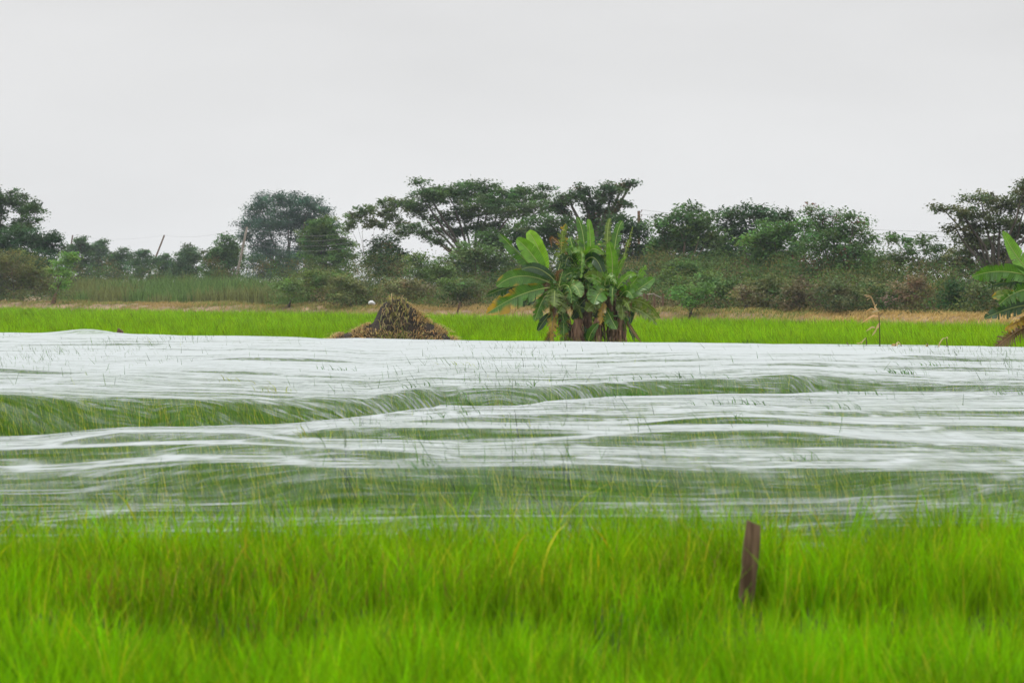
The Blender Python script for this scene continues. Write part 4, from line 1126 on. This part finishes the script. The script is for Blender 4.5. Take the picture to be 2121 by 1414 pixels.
# ------------------------------------------------------------------ withered maize and dark grass tufts
def ribbon(g, pts, w, col, twist=0.0):
    pts = np.asarray(pts, float); n = 12
    tt = np.linspace(0, 1, n); ts = np.linspace(0, 1, len(pts))
    p = np.stack([np.interp(tt, ts, pts[:, k]) for k in range(3)], 1)
    tg = np.gradient(p, axis=0); s = np.cross(tg, [0, 1., .2]); s /= np.linalg.norm(s, axis=1)[:, None] + 1e-9
    s = s + np.array([0, 1., 0]) * np.sin(tt * twist)[:, None]
    ww = w * np.sin(np.clip(tt * .93 + .07, 0, 1) * math.pi)[:, None] ** .7 * .5
    V = np.stack([p - s * ww, p + s * ww], 1).reshape(-1, 3)
    g.add(V, [[2 * k, 2 * k + 1, 2 * k + 3, 2 * k + 2] for k in range(n - 1)], col)
def maize(label, d, stalk, leaves, tassel=None, group='withered maize plants'):
    zx0, zy0, zs = 1700, 600, 7.07
    def W(q, dd=0): return P(zx0 + q[0] / zs, zy0 + q[1] / zs, d + dd)
    b = W(stalk[0]); b[2] = 0
    root = empty('maize_plant', b, label, 'maize plant', group)
    g = Geo(); pts = np.array([b] + [W(q) for q in stalk[1:]])
    g.tube(pts, np.linspace(.016, .010, len(pts)), 6, (1.0, .75, .55)); g.build('stalk', M_bark, root, True, b)
    for (l, wd) in leaves:
        g = Geo(); ribbon(g, [W(q, .05 * i * (1 if R.random() < .5 else -1)) for i, q in enumerate(l)], wd * .8, tinted(1, (.66, .50, .30), .1)[0], R.uniform(0, 1.5))
        g.build('leaf', M_dry, root, True, b)
    if tassel:
        g = Geo()
        for q in tassel: g.tube([W(p) for p in q], .010, 4, (.55, .4, .22))
        g.build('tassel', M_dry, root, False, b)
maize('tallest withered maize plant at the edge of the netting, with hanging tan leaves', 64.6, [(868, 870), (866, 700), (858, 450), (850, 330)],
      [([(850, 320), (820, 305), (735, 335)], .055), ([(850, 390), (780, 375), (690, 420), (595, 490)], .05), ([(865, 480), (850, 520), (805, 585)], .085),
       ([(820, 570), (790, 620), (750, 675)], .05), ([(800, 555), (750, 545), (660, 610)], .05), ([(845, 325), (790, 250), (825, 205)], .045), ([(850, 320), (740, 270), (640, 335)], .02)],
      [[(800, 240), (720, 90), (640, 80)], [(790, 240), (730, 100), (660, 105)], [(800, 240), (740, 110), (680, 150)], [(800, 240), (740, 100), (755, 135)]])
maize('short withered maize stub with one bent leaf left of the tallest maize plant', 64.8, [(668, 840), (670, 760), (665, 700)], [([(665, 700), (620, 745), (585, 800)], .035), ([(600, 760), (560, 785), (520, 780)], .03)])
maize('withered maize stub with a crumpled brown top right of the tallest maize plant', 64.2, [(1080, 910), (1085, 860), (1100, 800)], [([(1100, 800), (1060, 800), (1030, 830)], .05), ([(1100, 810), (1075, 840), (1060, 860)], .06), ([(1095, 850), (1110, 800), (1115, 770)], .035), ([(1100, 820), (1070, 820), (1040, 805)], .05)])
maize('thin withered maize stalk with a drooping top near the crumpled one', 64.4, [(1200, 880), (1195, 840), (1130, 750)], [([(1130, 750), (1160, 790), (1205, 850)], .03), ([(1125, 760), (1120, 800), (1135, 830)], .03)])
maize('small upright withered maize stub halfway to the cut off banana plant', 64.0, [(1560, 890), (1560, 830), (1562, 780)], [([(1562, 780), (1545, 820), (1520, 880)], .04), ([(1565, 780), (1570, 820), (1575, 870)], .03)])
maize('withered maize stalk with a bent dark stem nearest the cut off banana plant', 64.0, [(1830, 890), (1852, 790), (1840, 710)], [([(1840, 705), (1790, 712), (1740, 780), (1715, 850)], .035), ([(1840, 700), (1850, 690), (1862, 720)], .03), ([(1760, 760), (1735, 810), (1730, 870)], .03)])
maize('tiny tan maize stub at the netting edge, leftmost of the withered maize', 65.4, [(415, 850), (405, 810), (378, 765)], [([(378, 765), (400, 800), (425, 835)], .035)])

def grass_tuft(label, px, y, hpx, wpx, col, d=None):
    d = d or 1.9 * F / (y - HY)
    h = hpx / F * d; n = 70
    bx = X_of(px, d)
    g = Geo()
    x = R.normal(0, wpx / F * d * .28, n); yy = R.normal(0, .12, n)
    g.add(*blades(np.stack([x, yy, 0 * x], 1), np.full(n, .45) + h * R.uniform(.3, 1, n), R.uniform(0, 6.28, n), R.uniform(.05, .6, n), R.uniform(.014, .026, n) * d / 80, tinted(n, col, .25), 4, .25))
    o = g.build('grass_tuft', M_rice); o.location = (bx, d, 0)
    tag(o, label, 'grass tuft', 'dark grass tufts in the open rice')
DKG = (.025, .085, .012)
grass_tuft('biggest dark grass tuft in the open rice right of the banana clump', 1552, 692, 16, 26, DKG, 80)
grass_tuft('narrow dark grass tuft between the banana clump and the biggest tuft', 1415, 694, 16, 14, DKG, 80)
grass_tuft('dark grass tuft in the open rice at left near the netting edge', 428, 684, 10, 18, DKG, 86)
grass_tuft('dark grass tuft in the open rice just right of the straw heap', 946, 672, 8, 18, DKG, 92)
grass_tuft('dark grass tuft in the open rice left of the cut off banana plant', 1995, 684, 9, 20, DKG, 76)

# ------------------------------------------------------------------ the hazy air
def haze():
    x0, x1, y0, y1, z0, z1 = -220, 220, -20, 520, -1, 22
    V = [(x, y, z) for z in (z0, z1) for y in (y0, y1) for x in (x0, x1)]
    Fc = [[0, 2, 3, 1], [4, 5, 7, 6], [0, 1, 5, 4], [2, 6, 7, 3], [0, 4, 6, 2], [1, 3, 7, 5]]
    m, t, o = mat('haze_air')
    v = N(t, 'ShaderNodeVolumePrincipled'); v.inputs['Color'].default_value = (.82, .92, 1, 1)
    v.inputs['Density'].default_value = .000198; v.inputs['Anisotropy'].default_value = .2
    t.links.new(v.outputs[0], o.inputs['Volume'])
    ob = mesh('haze', V, Fc, m); tag(ob, kind='stuff')
haze()
